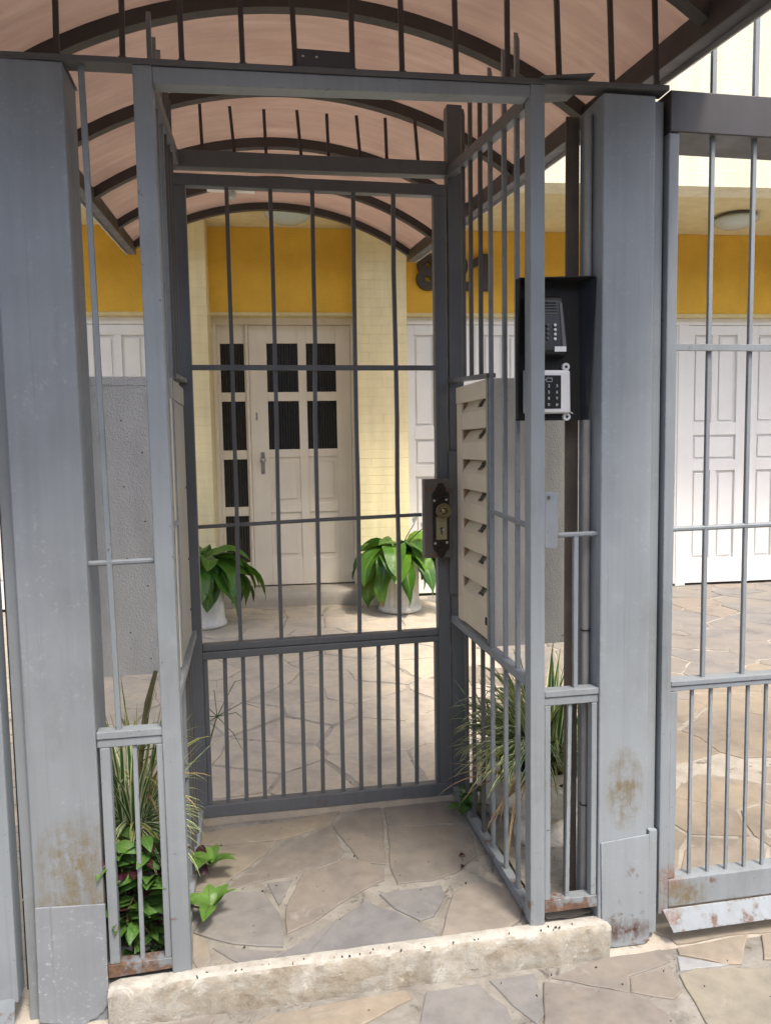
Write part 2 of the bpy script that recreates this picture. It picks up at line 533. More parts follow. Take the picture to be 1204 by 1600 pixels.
def leaf(name, a, b, vein, rough=.32, stripes=0.0, trans=.25, tips=False):
    t = NT(name)
    uv = t.n('ShaderNodeUVMap'); sx = t.n('ShaderNodeSeparateXYZ'); t.l(uv.outputs[0], sx.inputs[0])
    oi = t.n('ShaderNodeObjectInfo')
    base = t.mix(oi.outputs['Random'], a, b)
    base = t.mix(.5, base, t.ramp(t.noise(22, 4), [(.3, .7), (.7, 1.3)]), 'MULTIPLY')
    d = t.math('ABSOLUTE', t.math('SUBTRACT', sx.outputs['X'], .5))
    if stripes:
        c = t.mix(t.ramp(d, [(.29, 0.0), (.36, 1.0)]), base, vein)
        c = t.mix(t.math('MULTIPLY', t.ramp(sx.outputs['Y'], [(.75, 0.0), (1, 1.0)]), .45), c, (.40, .29, .12))
    else:
        c = t.mix(t.ramp(d, [(.012, .8), (.05, 0.0)]), base, vein)
        side = t.n('ShaderNodeTexWave', wave_type='BANDS', bands_direction='Y'); side.inputs['Scale'].default_value = 7
        cb = t.n('ShaderNodeCombineXYZ'); t.l(d, cb.inputs[0]); t.l(t.math('SUBTRACT', sx.outputs['Y'], d), cb.inputs[1])
        t.l(cb.outputs[0], side.inputs['Vector'])
        c = t.mix(.28, c, t.ramp(side.outputs['Fac'], [(0, .72), (1, 1.2)]), 'MULTIPLY')
        t.bump(side.outputs['Fac'], .25, .004)
        if tips:
            c = t.mix(t.math('MULTIPLY', t.ramp(t.math('ADD', sx.outputs['Y'], t.math('MULTIPLY', t.noise(40, 3), .12)), [(.97, 0.0), (1.0, 1.0)]), t.ramp(oi.outputs['Random'], [(.35, 0.0), (.6, .9)])), c, (.20, .13, .05))
            c = t.mix(t.ramp(t.noise(3.2, 3), [(.55, 0.0), (.75, .35)]), c, (.22, .26, .03))
    t.col(c); t.set(roughness=rough)
    tr = t.n('ShaderNodeBsdfTranslucent'); t.l(c, tr.inputs['Color'])
    mx = t.n('ShaderNodeMixShader'); mx.inputs[0].default_value = trans
    t.l(t.b.outputs[0], mx.inputs[1]); t.l(tr.outputs[0], mx.inputs[2]); t.l(mx.outputs[0], t.out.inputs['Surface'])
    return t.m


M['sheet'] = mat_sheet()
M['lily'] = leaf('lily_leaf', (.035, .115, .014), (.12, .26, .026), (.20, .33, .06), .3, tips=True)
M['grass_leaf'] = leaf('variegated_blade', (.045, .13, .03), (.085, .19, .045), (.78, .80, .50), .45, 1.0, .3)
M['grass_yellow'] = leaf('yellowish_blade', (.17, .24, .045), (.27, .32, .06), (.74, .70, .36), .45, 1.0, .3)
M['dry'] = leaf('dry_blade', (.30, .20, .09), (.22, .14, .06), (.40, .29, .14), .7, 1.0, .2)
M['tr_green'] = leaf('trailing_leaf_green', (.045, .115, .022), (.085, .18, .035), (.14, .24, .07), .35)
M['tr_purple'] = leaf('trailing_leaf_purple', (.035, .008, .014), (.065, .018, .022), (.09, .04, .04), .35)
M['sprig'] = leaf('sprig_leaf', (.085, .20, .03), (.14, .27, .05), (.10, .07, .06), .35)
M['stem'] = plain('plant_stem', (.10, .09, .035), .6)

# ------------------------------------------------------------------ ground
def gz(u, v):
    """walking level: pavement in front of the fence, short ramps under the two drive gates, level yard"""
    if -.52 < u < .87: return -.08 if v < -.02 else 0.0
    t = min(max((v + .03) / .38, 0), 1)
    return -.08 + .08 * t


def ground(name, label, quads, mat):
    mb = MB()
    for q in quads: mb.add(q, [(0, 1, 2, 3)])
    o = bpy.data.objects.new(name, mb.mesh(name)); COL.objects.link(o)
    o.location = W(0, 0, 0); o.rotation_euler = (0, 0, TH)
    o['kind'] = 'structure'; o['label'] = label
    ORIG[o.name] = Vector((0, 0, 0))
    return finish(o, mat)


road = ground('road', 'asphalt road in front of the pavement', [[(-60, -40, -.22), (60, -40, -.22), (60, 60, -.22), (-60, 60, -.22)]], M['asphalt'])
walk = ground('pavement', 'crazy paved pavement of sandstone pieces in front of the gate',
              [[(-20, -2.6, -.088), (20, -2.6, -.088), (20, -.028, -.088), (-20, -.028, -.088)],
               [(-.53, -.028, -.0885), (.88, -.028, -.0885), (.88, .05, -.0885), (-.53, .05, -.0885)],
               [(-20, -2.6, -.22), (20, -2.6, -.22), (20, -2.6, -.088), (-20, -2.6, -.088)]], M['mortar'])
yard = ground('yard', 'pale crazy paved yard between the fence and the house',
              [[(-9, .86, -.007), (12, .86, -.007), (12, 5.6, -.007), (-9, 5.6, -.007)]]
              + [q for (a, b) in ((-9, -.52), (.87, 12)) for q in
                 ([(a, -.03, -.088), (b, -.03, -.088), (b, .35, -.007), (a, .35, -.007)],
                  [(a, .35, -.007), (b, .35, -.007), (b, .86, -.007), (a, .86, -.007)])], M['mortar_yard'])
entry = ground('entry_floor', 'crazy paved entry floor inside the gate enclosure',
               [[(-.52, -.01, .003), (.87, -.01, .003), (.87, .865, .003), (-.52, .865, .003)]], M['mortar'])


def stone_mesh(poly, top, name, jit=.004, seg=.05, inset=.0035):
    """a flat stone: ragged outline, slightly rounded upper edge; top(u, v) gives its height"""
    pts = []
    n = len(poly)
    for i in range(n):
        a = Vector(poly[i]); b = Vector(poly[(i + 1) % n]); L = (b - a).length
        k = max(1, min(4, int(L / seg)))
        nrm = Vector((-(b - a).y, (b - a).x)) / max(L, 1e-6)
        for j in range(k):
            p = a.lerp(b, j / k)
            if j: p += nrm * random.uniform(-jit, jit)
            pts.append(p)
    c = sum(pts, Vector((0, 0))) / len(pts)
    mb = MB(); m = len(pts)
    lo = [(p.x, p.y, top(p.x, p.y) - .010) for p in pts]
    mid = [(p.x, p.y, top(p.x, p.y) - .0015) for p in pts]
    hi = []
    for p in pts:
        q = p + (c - p).normalized() * inset; hi.append((q.x, q.y, top(q.x, q.y)))
    fs = [tuple(2 * m + k for k in range(m))]
    for k in range(m):
        k2 = (k + 1) % m
        fs += [(k, k2, m + k2, m + k), (m + k, m + k2, 2 * m + k2, 2 * m + k)]
    mb.add(lo + mid + hi, fs)
    me = bpy.data.meshes.new(name); me.from_pydata([x - Vector((c.x, c.y, 0)) for x in mb.v], [], mb.f)
    bm = bmesh.new(); bm.from_mesh(me); bmesh.ops.recalc_face_normals(bm, faces=bm.faces); bm.to_mesh(me); bm.free()
    return me, c


def ccw(p):
    return p if sum(p[i][0] * p[(i + 1) % len(p)][1] - p[(i + 1) % len(p)][0] * p[i][1] for i in range(len(p))) > 0 else p[::-1]


def lay(root, poly, mat, dz, grow=0.0, **k):
    gx = sum(p[0] for p in poly) / len(poly); gy = sum(p[1] for p in poly) / len(poly)
    if grow: poly = [(a + (a - gx) / math.hypot(a - gx, b - gy) * grow, b + (b - gy) / math.hypot(a - gx, b - gy) * grow) for a, b in poly]
    tilt = (random.uniform(-.004, .004), random.uniform(-.004, .004)); h = random.uniform(-.0015, .002)
    cx = sum(p[0] for p in poly) / len(poly); cy = sum(p[1] for p in poly) / len(poly)
    me, c = stone_mesh(ccw(poly), lambda u, v: dz(u, v) + h + tilt[0] * (u - cx) + tilt[1] * (v - cy), 'paving_stone', **k)
    me.materials.append(mat)
    return shared(root, 'paving_stone', me, (c.x, c.y, 0))


ENTRY={
 'tan':[
   [(-0.346, 0.768), (-0.145, 0.791), (0.029, 0.804), (0.185, 0.844), (0.135, 0.742), (-0.05, 0.673), (-0.272, 0.682), (-0.342, 0.702)] ,
   [(-0.346, 0.675), (-0.271, 0.664), (-0.06, 0.66), (-0.097, 0.588), (-0.226, 0.442), (-0.274, 0.394), (-0.329, 0.413)] ,
 ],
 'brown':[
   [(-0.205, 0.427), (-0.057, 0.604), (0.127, 0.721), (0.145, 0.69), (0.161, 0.538), (0.142, 0.504), (0.005, 0.448), (-0.148, 0.415), (-0.222, 0.391)] ,
   [(0.155, 0.732), (0.209, 0.794), (0.347, 0.871), (0.319, 0.631), (0.293, 0.439), (0.214, 0.47), (0.18, 0.629)] ,
   [(0.346, 0.666), (0.588, 0.639), (0.63, 0.565), (0.601, 0.425), (0.509, 0.341), (0.427, 0.313), (0.316, 0.315), (0.311, 0.412)] ,
   [(-0.041, 0.253), (0.025, 0.435), (0.194, 0.49), (0.28, 0.403), (0.268, 0.342), (0.15, 0.271), (0.035, 0.173), (-0.045, 0.132)] ,
   [(0.371, 0.875), (0.639, 0.868), (0.587, 0.661), (0.353, 0.686)] ,
 ],
 'grey':[
   [(-0.257, 0.342), (-0.227, 0.372), (-0.117, 0.347), (-0.07, 0.218), (-0.066, 0.076), (-0.2, 0.118), (-0.308, 0.188)] ,
   [(-0.009, -0.011), (0.103, 0.161), (0.201, 0.233), (0.278, 0.161), (0.365, 0.048), (0.35, 0.011), (0.303, -0.013)] ,
   [(0.249, 0.264), (0.439, 0.269), (0.439, 0.217), (0.381, 0.128), (0.341, 0.115), (0.284, 0.182)] ,
   [(-0.11, -0.019), (0.002, 0.088), (0.09, 0.155), (-0.01, -0.001), (-0.055, -0.028)] ,
   [(-0.253, 0.105), (-0.17, 0.08), (-0.063, 0.051), (-0.114, 0.021), (-0.158, 0.01), (-0.243, 0.093)] ,
   [(-0.094, 0.397), (-0.023, 0.402), (-0.066, 0.277)] ,
 ],
 'pink':[
   [(0.475, 0.219), (0.53, 0.254), (0.651, 0.239), (0.664, 0.15), (0.624, 0.056), (0.543, 0.007), (0.375, 0.007)] ,
   [(-0.248, -0.03), (-0.222, 0.039), (-0.143, -0.023)] ,
   [(-0.314, 0.18), (-0.279, 0.146), (-0.265, 0.066), (-0.284, -0.001), (-0.307, 0.075)] ,
 ],
}
WALK={
 'tan':[
   [(-0.167, -0.104), (-0.109, -0.07), (0.255, -0.052), (0.265, -0.086), (0.117, -0.15), (0.041, -0.231), (-0.167, -0.189)] ,
   [(1.083, -0.038), (1.31, -0.027), (1.216, -0.131), (1.174, -0.12), (1.076, -0.063)] ,
   [(1.084, 0.004), (1.424, 0.013), (1.614, 0.01), (1.571, -0.04), (1.318, -0.016), (1.093, -0.022)] ,
   [(1.362, -0.035), (1.571, -0.04), (1.46, -0.173), (1.299, -0.129)] ,
 ],
 'grey':[
   [(0.269, -0.199), (0.316, -0.072), (0.459, -0.068), (0.505, -0.164), (0.501, -0.25), (0.41, -0.305), (0.242, -0.271)] ,
   [(0.501, -0.061), (0.626, -0.057), (0.597, -0.201), (0.566, -0.227), (0.533, -0.155)] ,
 ],
 'brown':[
   [(0.646, -0.098), (0.852, -0.188), (0.874, -0.215), (0.897, -0.255), (0.912, -0.293), (0.839, -0.402), (0.544, -0.342)] ,
   [(0.888, -0.127), (1.011, -0.109), (0.99, -0.196), (0.955, -0.217), (0.865, -0.174)] ,
   [(0.676, -0.081), (0.842, -0.038), (1.025, -0.032), (1.022, -0.083), (0.882, -0.112), (0.853, -0.171)] ,
 ],
 'olive':[
   [(1.028, -0.142), (1.087, -0.13), (1.287, -0.171), (1.437, -0.201), (1.207, -0.476), (0.982, -0.43), (1.012, -0.243)] ,
 ],
 'white':[
   [(1.063, -0.072), (1.179, -0.129), (1.039, -0.125)] ,
 ],
}

for key, L in ENTRY.items():
    for P in L: lay(entry, [(u, max(v, .003)) for u, v in P], M['st_' + key], lambda u, v: .0075, grow=.006)
for key, L in WALK.items():
    for P in L: lay(walk, [(u, min(v, -.031)) if v > -.031 and u < 1.03 else (u, v) for u, v in P], M['st_' + key],
                    lambda u, v: gz(u, max(v, -.03)) - .003 if v > -.03 else -.083, grow=.006)


def voronoi(u0, u1, v0, v1, su, sv, seed, jit=.42):
    rnd = random.Random(seed); seeds = []
    n = 0
    while n < 4000:
        q = (rnd.uniform(u0 - .3, u1 + .3), rnd.uniform(v0 - .3, v1 + .3)); n += 1
        r = rnd.uniform(.5, .95)
        if all(math.hypot((q[0] - s[0]) / su, (q[1] - s[1]) / sv) > r for s in seeds): seeds.append(q)
    cells = []
    for i, (x, y) in enumerate(seeds):
        if not (u0 < x < u1 and v0 < y < v1): continue
        poly = [(x - 1, y - 1), (x + 1, y - 1), (x + 1, y + 1), (x - 1, y + 1)]
        for k, (a, b) in enumerate(seeds):
            if k == i or abs(a - x) > 1.3 or abs(b - y) > 1.3: continue
            gap = .0015 + .011 * abs(math.sin((i + k) * 1.7 + (i * k) % 7)) ** 2.2
            dx, dy = a - x, b - y; L = math.hypot(dx, dy); lim = L / 2 - gap; dx /= L; dy /= L
            out = []
            for t in range(len(poly)):
                p = poly[t]; q = poly[(t + 1) % len(poly)]
                dp = (p[0] - x) * dx + (p[1] - y) * dy - lim; dq = (q[0] - x) * dx + (q[1] - y) * dy - lim
                if dp <= 0: out.append(p)
                if dp * dq < 0:
                    s = dp / (dp - dq); out.append((p[0] + s * (q[0] - p[0]), p[1] + s * (q[1] - p[1])))
            poly = out
            if len(poly) < 3: break
        poly = [p for t, p in enumerate(poly) if math.hypot(p[0] - poly[t - 1][0], p[1] - poly[t - 1][1]) > .012]
        if len(poly) >= 3: cells.append(([(min(max(a, u0), u1), min(max(b, v0), v1)) for a, b in poly], (x, y)))
    return cells


for P, (x, y) in voronoi(-1.7, 5.6, .90, 4.93, .52, .44, 3):
    lay(yard, P, M['st_slate'] if x > 1.5 and y > 1.9 + .3 * math.sin(x * 5) else M['st_drive'] if x > 1.15 and y < 2.6 else M['st_patio'], lambda u, v: -.003, seg=.09, jit=.012)
for P, (x, y) in voronoi(1.045, 3.2, -.02, .88, .46, .33, 11):
    lay(yard, P, M['st_drive'], lambda u, v: gz(u, v) - .003, seg=.09, jit=.010)
for P, (x, y) in voronoi(-2.0, 3.0, -1.5, -.31, .5, .42, 5):
    if y > -.5 and -.3 < x < 1.5 or (y > -.68 and .4 < x < 1.4): continue
    lay(walk, P, M[random.choice(['st_tan', 'st_brown', 'st_grey', 'st_olive'])], lambda u, v: -.083, seg=.09, jit=.006)
for P, (x, y) in voronoi(-2.0, -.25, -.31, -.045, .4, .26, 9):
    lay(walk, P, M[random.choice(['st_tan', 'st_brown'])], lambda u, v: -.083, seg=.09, jit=.006)

# concrete kerb carrying the enclosure
kb = MB()
nu, prof = 190, [(-.030, -.10), (-.033, -.08), (-.034, -.06), (-.035, -.04), (-.036, -.02), (-.036, -.004), (-.035, .010), (-.031, .018), (-.022, .0205), (-.010, .0205), (.002, .0195), (.012, .0175), (.022, .002), (.024, -.05)]
for i in range(nu + 1):
    u = -.517 + 1.389 * i / nu
    for (v, z) in prof:
        p = Vector((u, v, z)); q = p * 11
        d = .008 * noise.noise(q) + .0055 * noise.noise(q * 3.3 + Vector((4, 1, 2))) + .0035 * noise.noise(q * 9 + Vector((1, 7, 2)))
        e = min(u + .517, .872 - u); rd = max(0, .03 - e) * .5
        kb.v.append(Vector((u, v + (-d * .8 if v < .02 else 0) + rd * .4, z + (d * .7 if z > -.05 else 0) - rd * (1 if z > 0 else 0))))
m = len(prof)
for i in range(nu):
    for j in range(m - 1):
        kb.f.append([i * m + j, (i + 1) * m + j, (i + 1) * m + j + 1, i * m + j + 1])
kb.f.append(list(range(m))); kb.f.append([nu * m + j for j in range(m - 1, -1, -1)])
o = bpy.data.objects.new('kerb', kb.mesh('kerb')); COL.objects.link(o); o.location = W(0, 0, 0); o.rotation_euler = (0, 0, TH)
o['kind'] = 'structure'; o['label'] = 'peeling cream concrete kerb under the gate enclosure'
finish(o, M['kerb'], sharp=35)
# cement sill under the pedestrian gate
sl = MB(); pr = [(.835, .003), (.842, .020), (.852, .026), (.90, .026), (.915, -.01)]
for i in range(25):
    u = -.36 + 1.06 * i / 24
    for v, z in pr: sl.v.append(Vector((u, v + .006 * noise.noise(Vector((u * 9, v, 3))), z + .004 * noise.noise(Vector((u * 12, z * 9, 1))))))
for i in range(24):
    for j in range(4): sl.f.append([i * 5 + j, (i + 1) * 5 + j, (i + 1) * 5 + j + 1, i * 5 + j + 1])
o = bpy.data.objects.new('threshold', sl.mesh('threshold')); COL.objects.link(o); o.location = W(0, 0, 0); o.rotation_euler = (0, 0, TH)
o['kind'] = 'structure'; o['label'] = 'low tan cement sill under the gate'
finish(o, M['st_tan'], smooth=True)
# soil strip behind the left narrow panel, cement strip behind the right one
for nm, lb, a, mat in (('planting_bed', 'dark soil bed under the trailing plants', (-.60, -.375, .03, .84, .0, .016), M['soil']),
                       ('planting_bed', 'cement strip under the ornate urn', (.70, 1.0, .03, .84, -.004, .012), M['bed'])):
    mb = MB()
    nx, ny = 8, 22
    for i in range(nx + 1):
        for j in range(ny + 1):
            u = a[0] + (a[1] - a[0]) * i / nx; v = a[2] + (a[3] - a[2]) * j / ny
            mb.v.append(Vector((u, v, a[5] + .008 * noise.noise(Vector((u * 22, v * 22, 1))))))
    for i in range(nx):
        for j in range(ny): mb.f.append([i * (ny + 1) + j, (i + 1) * (ny + 1) + j, (i + 1) * (ny + 1) + j + 1, i * (ny + 1) + j + 1])
    o = bpy.data.objects.new(nm, mb.mesh(nm)); COL.objects.link(o); o.location = W(0, 0, 0); o.rotation_euler = (0, 0, TH)
    o['kind'] = 'structure'; o['label'] = lb; finish(o, mat, smooth=True)

opp = MB().box(-30, 30, -13.5, -13, -.22, 7.5)  # unseen house row, added to block low sky and darken the pillar tops
for k in range(12):
    for zf in (1.0, 4.2): opp.box(-28 + 4.8 * k, -26.4 + 4.8 * k, -13.0, -12.9, zf, zf + 1.6)
o = bpy.data.objects.new('opposite_facade', opp.mesh('opposite_facade')); COL.objects.link(o)
o['kind'] = 'structure'; o['label'] = 'unseen house row added across the street to block low sky'
finish(o, plain('sky_blocking_wall', (.22, .20, .175), .9))

# ------------------------------------------------------------------ the house (world frame)
house = thing('apartment_building', 'cream apartment building with ochre band over white doors behind the gate', 'building', (0, 6.95, 0), 'world')
part(house, 'upper_wall', MB().box(-9, 12, 5.66, 5.9, 3.32, 9), M['upper'])
part(house, 'soffit', MB().box(-9, 12, 5.664, 7.6, 3.322, 3.5), M['soffit'])
part(house, 'ochre_band', MB().box(-9, 12, 6.95, 7.4, 2.595, 3.32), M['ochre'])
part(house, 'lintel_edge', MB().box(-9, 12, 6.944, 7.38, 2.568, 2.594), M['cream'])
part(house, 'back_wall', MB().box(-9, 12, 7.42, 7.6, -.02, 3.3), M['gap'])
BR = {}


def brick_mesh(w):
    if w not in BR:
        mb = MB().box(-w / 2 + .0009, w / 2 - .0009, 0, .11, 0, .0735)
        BR[w] = finish(bpy.data.objects.new('b', mb.mesh('brick')), M['brick']).data
        bm = bmesh.new(); bm.from_mesh(BR[w]); bmesh.ops.bevel(bm, geom=[e for e in bm.edges if abs(e.verts[0].co.y) < .01 and abs(e.verts[1].co.y) < .01], offset=.0014, segments=1, affect='EDGES'); bm.to_mesh(BR[w]); bm.free()
    return BR[w]


for x0, lab in ((-1.135, 'painted brick column left of the front door'), (.558, 'painted brick column right of the front door')):
    x1 = x0 + .44
    col = part(house, 'brick_column', MB().box(x0 + .005, x1 - .005, 6.7022, 7.41, -.01, 3.321), M['joint'], label=lab)
    z = .0; r = 0
    while z < 3.30:
        h = min(.0765, 3.32 - z)
        for cx, w in (((x0 + .22, .44),) if r % 3 == 2 else ((x0 + .11, .22), (x0 + .33, .22)) if r % 2 else ((x0 + .055, .11), (x0 + .22, .22), (x0 + .385, .11))):
            shared(house, 'brick', brick_mesh(w), (cx, 6.70 + random.uniform(-.0012, .0012), z), parent=col, scale=(1, 1, h / .0765))
        z += .0765; r += 1


def grid_leaf(mb, x0, x1, z0, z1, cols, rows, y0, y1):
    xs = [x0] + [t for c in cols for t in c] + [x1]
    for k in range(0, len(xs), 2): mb.box(xs[k], xs[k + 1], y0, y1, z0, z1)
    for c in cols:
        zs = [z0] + [t for r in rows for t in r] + [z1]
        for k in range(0, len(zs), 2): mb.box(c[0], c[1], y0 + .001, y1, zs[k], zs[k + 1])
    return mb


# front door and its sidelight
fr = MB().box(-.70, -.667, 7.10, 7.25, .12, 2.57).box(.535, .557, 7.10, 7.25, .12, 2.57).box(-.667, .535, 7.10, 7.25, 2.515, 2.57)
fr.box(-.412, -.388, 7.125, 7.25, .13, 2.515)
part(house, 'door_frame', fr, M['door'], bevel=.003)
rows4 = [(.355, .786), (.87, 1.306), (1.39, 1.832), (1.913, 2.35)]
side = part(house, 'sidelight', grid_leaf(MB(), -.667, -.412, .13, 2.515, [(-.64, -.428)], rows4, 7.145, 7.185), M['door'], bevel=.004, label='narrow fixed leaf with four dark reeded panes')
for a, b in rows4: part(house, 'pane', MB().box(-.642, -.426, 7.163, 7.169, a - .002, b + .002), M['glass'], side)
cols2 = [(-.226, .054), (.130, .400)]
rowsd = [(.378, .81), (.89, 1.32), (1.392, 1.832), (1.914, 2.352)]
door = part(house, 'front_door', grid_leaf(MB(), -.386, .533, .135, 2.512, cols2, rowsd, 7.145, 7.185), M['door'], bevel=.004, label='white panelled front door with four dark reeded panes')
for c in cols2:
    for a, b in rowsd[2:]: part(house, 'pane', MB().box(c[0] - .002, c[1] + .002, 7.163, 7.169, a - .002, b + .002), M['glass'], door)
    for a, b in rowsd[:2]:
        p = MB().box(c[0] - .002, c[1] + .002, 7.160, 7.18, a - .002, b + .002)
        part(house, 'panel', p.box(c[0] + .04, c[1] - .04, 7.149, 7.1601, a + .045, b - .045), M['door'], door, bevel=.004)
hp = MB().box(-.303, -.268, 7.137, 7.145, 1.17, 1.37)
part(house, 'handle_plate', hp, M['metal'], door, bevel=.003)
part(house, 'handle', MB().lathe((0, 0, 0), [(.012, 0), (.012, .02), (.024, .028), (.027, .042), (.018, .055), (.004, .058)], 14), M['metal'], door, smooth=True)
kn = bpy.data.objects[[o.name for o in door.children if o.name.startswith('handle') and 'plate' not in o.name][0]]
kn.data.transform(Matrix.Translation(Vector((-.285, 7.138, 1.295)) - Vector((0, 6.95, 0))) @ Matrix.Rotation(math.radians(90), 4, 'X') @ Matrix.Translation(Vector((0, 6.95, 0))))
part(house, 'lock_rosette', MB().box(-.338, -.322, 7.138, 7.145, 1.66, 1.73), M['metal'], door, bevel=.002)
sg = MB(); nx = 20
for i in range(nx + 1):
    x = -.70 + 1.26 * i / nx
    for (y, z) in ((6.80, -.01), (6.795, .06), (6.80, .112), (6.815, .122), (7.2, .124)):
        sg.v.append(Vector((x, y + .006 * noise.noise(Vector((x * 7, z * 9, 1))), z + .003 * noise.noise(Vector((x * 9, 2, z))))))
for i in range(nx):
    for j in range(4): sg.f.append([i * 5 + j, (i + 1) * 5 + j, (i + 1) * 5 + j + 1, i * 5 + j + 1])
part(house, 'door_step', sg, M['step'], smooth=True)

# panelled garage doors
GP = [(.068, .235, 1.585, 2.412), (.308, .477, 1.585, 2.412), (.07, .50, 1.228, 1.46), (.07, .245, .265, 1.115), (.322, .497, .265, 1.115)]


def garage(x0, n, w=.652):
    for i in range(n):
        x = x0 + i * w
        mb = MB().box(x + .003, x + w - .003, 7.078, 7.11, .02, 2.505)
        for a in ((.0, .062), (.248, .302), (.503, .649)): pass
        mb.box(x + .003, x + .066, 7.05, 7.078, .02, 2.505).box(x + .502, x + w - .003, 7.05, 7.078, .02, 2.505)
        for (z0, z1) in ((.02, .262), (1.118, 1.225), (1.463, 1.582), (2.415, 2.505)): mb.box(x + .066, x + .502, 7.051, 7.078, z0, z1)
        for (z0, z1) in ((.262, 1.118), (1.582, 2.415)): mb.box(x + .247, x + .306, 7.052, 7.078, z0, z1)
        mb.box(x + w - .016, x + w + .012, 7.04, 7.049, .02, 2.505)
        d = part(house, 'garage_door', mb, M['white_door'], bevel=.003)
        for (a, b, z0, z1) in GP:
            part(house, 'panel', MB().box(x + a + .018, x + b - .018, 7.060, 7.082, z0 + .02, z1 - .02), M['white_door'], d, bevel=.005)


garage(1.045, 4); garage(3.757, 4); garage(-3.70, 4, .6395)
for a, b in ((1.0, 6.45), (-3.75, -1.13)): part(house, 'garage_head', MB().box(a, b, 7.03, 7.12, 2.507, 2.567), M['white_door'], bevel=.003)
for a, b in ((3.655, 3.753), (6.37, 12), (-9, -3.705)): part(house, 'garage_jamb', MB().box(a, b, 7.0301, 7.12, .0, 2.506), M['white_door'], bevel=.003)
part(house, 'door_gap', MB().box(-3.7, -1.13, 7.07, 7.12, -.01, .02).box(1.0, 3.66, 7.07, 7.12, -.01, .02).box(3.75, 6.37, 7.07, 7.12, -.01, .02), M['gap'])
for s, xa, xb in (('8', 1.122, 1.335), ('2', 1.385, 1.612), ('1', 1.625, 1.785)):
    if s == '1':
        b1 = MB().prism([(.088, 0), (.165, 0), (.165, .325), (.095, .325), (0, .265), (0, .195), (.088, .235)], lambda a, b, d: (a - .0825, b - .1625, -d), -.02, .02)
        me = b1.mesh('house_number')
    else:
        me = text_mesh(s, .45, .02, .021)
        xs = [v.co.x for v in me.vertices]; ys = [v.co.y for v in me.vertices]
        sx = (xb - xa) / (max(xs) - min(xs)); sy = .325 / (max(ys) - min(ys))
        cx, cy = (max(xs) + min(xs)) / 2, (max(ys) + min(ys)) / 2
        me.transform(Matrix.Diagonal((sx, sy, 1, 1)) @ Matrix.Translation((-cx, -cy, 0)))
    me.name = 'house_number'
    shared(house, 'house_number', me, ((xa + xb) / 2, 6.932, 2.95), M['number'], rot=(math.pi / 2, 0, 0)).__setitem__('label', 'dark bronze numeral ' + s)


def bowl_lamp(x, y, label):
    t = thing('ceiling_lamp', label, 'lamp', (x, y, 3.322), 'world', 'bowl lamps under the soffit')
    part(t, 'lamp_base', MB().lathe((x, y, 3.322), [(.15, 0), (.165, -.012), (.165, -.03), (.15, -.034)], 28), M['lampbase'], smooth=True)
    part(t, 'lamp_shade', MB().lathe((x, y, 3.322), [(.172, -.028), (.186, -.034), (.182, -.05), (.155, -.078), (.11, -.098), (.05, -.11), (.008, -.113)], 32), M['lampglass'], smooth=True)


bowl_lamp(3.80, 6.36, 'frosted glass bowl lamp under the soffit right of the right gate pillar')
bowl_lamp(-.005, 6.43, 'frosted glass bowl lamp under the soffit above the front door')

# ------------------------------------------------------------------ entry enclosure (fence frame)
F = 'fence'
enc = thing('entry_fence', 'grey steel entry enclosure with portal posts, side grilles and spikes around the gate', 'fence', (.16, 0, .02))
fm = M['fence']
# corner posts
part(enc, 'post', MB().hexa([(-.356, 0, .018), (-.307, 0, .018), (-.307, .05, .018), (-.356, .05, .018),
                             (-.362, 0, 2.322), (-.316, 0, 2.324), (-.316, .05, 2.324), (-.362, .05, 2.322)]), fm, bevel=.003)
part(enc, 'post', MB().hexa([(.639, 0, .018), (.683, 0, .018), (.683, .045, .018), (.639, .045, .018),
                             (.640, 0, 2.342), (.681, 0, 2.342), (.681, .045, 2.342), (.640, .045, 2.342)]), fm, bevel=.003)
part(enc, 'head_beam', MB().hexa([(-.316, .001, 2.281), (.640, .001, 2.309), (.640, .049, 2.309), (-.316, .049, 2.281),
                                  (-.316, .001, 2.322), (.640, .001, 2.340), (.640, .049, 2.340), (-.316, .049, 2.322)]), fm, bevel=.003)
zr = lambda u: 2.3225 + .0185 * (u + .36)
part(enc, 'top_rail', MB().hexa([(-.86, -.004, zr(-.86)), (1.035, -.004, zr(1.035)), (1.035, .052, zr(1.035)), (-.86, .052, zr(-.86)),
                                 (-.86, -.004, zr(-.86) + .014), (1.035, -.004, zr(1.035) + .014), (1.035, .052, zr(1.035) + .014), (-.86, .052, zr(-.86) + .014)]), M['rail_old'], bevel=.002)
for u, ut in ((-.835, -.83), (-.685, -.682), (-.535, -.529), (-.385, -.379), (-.246, -.247), (-.100, -.103), (.030, .022), (.174, .172), (.302, .299), (.446, .441), (.585, .583), (.729, .719), (.88, .87), (1.01, 1.0)):
    z = zr(u) + .012
    b = MB().beam((u, .02, z), (ut + (ut - u) * .8, .02, 2.80), .0128, .009, (0, 1, 0))
    part(enc, 'spike', b.hexa([(u - .011, .01, z - .004), (u + .011, .01, z - .004), (u + .011, .034, z - .004), (u - .011, .034, z - .004),
                               (u - .009, .014, z + .012), (u + .009, .014, z + .012), (u + .009, .03, z + .012), (u - .009, .03, z + .012)]), M['spike'])
pl = part(enc, 'blank_plate', MB().box(.031, .175, .008, .014, 2.336, 2.391), M['dark_steel'], bevel=.001, label='small blank dark steel plate between two spikes')
for x in (.048, .082): part(enc, 'rivet', MB().lathe((x, .0078, 2.372), [(.004, -.002), (.004, .002)], 8), M['silver'], pl)
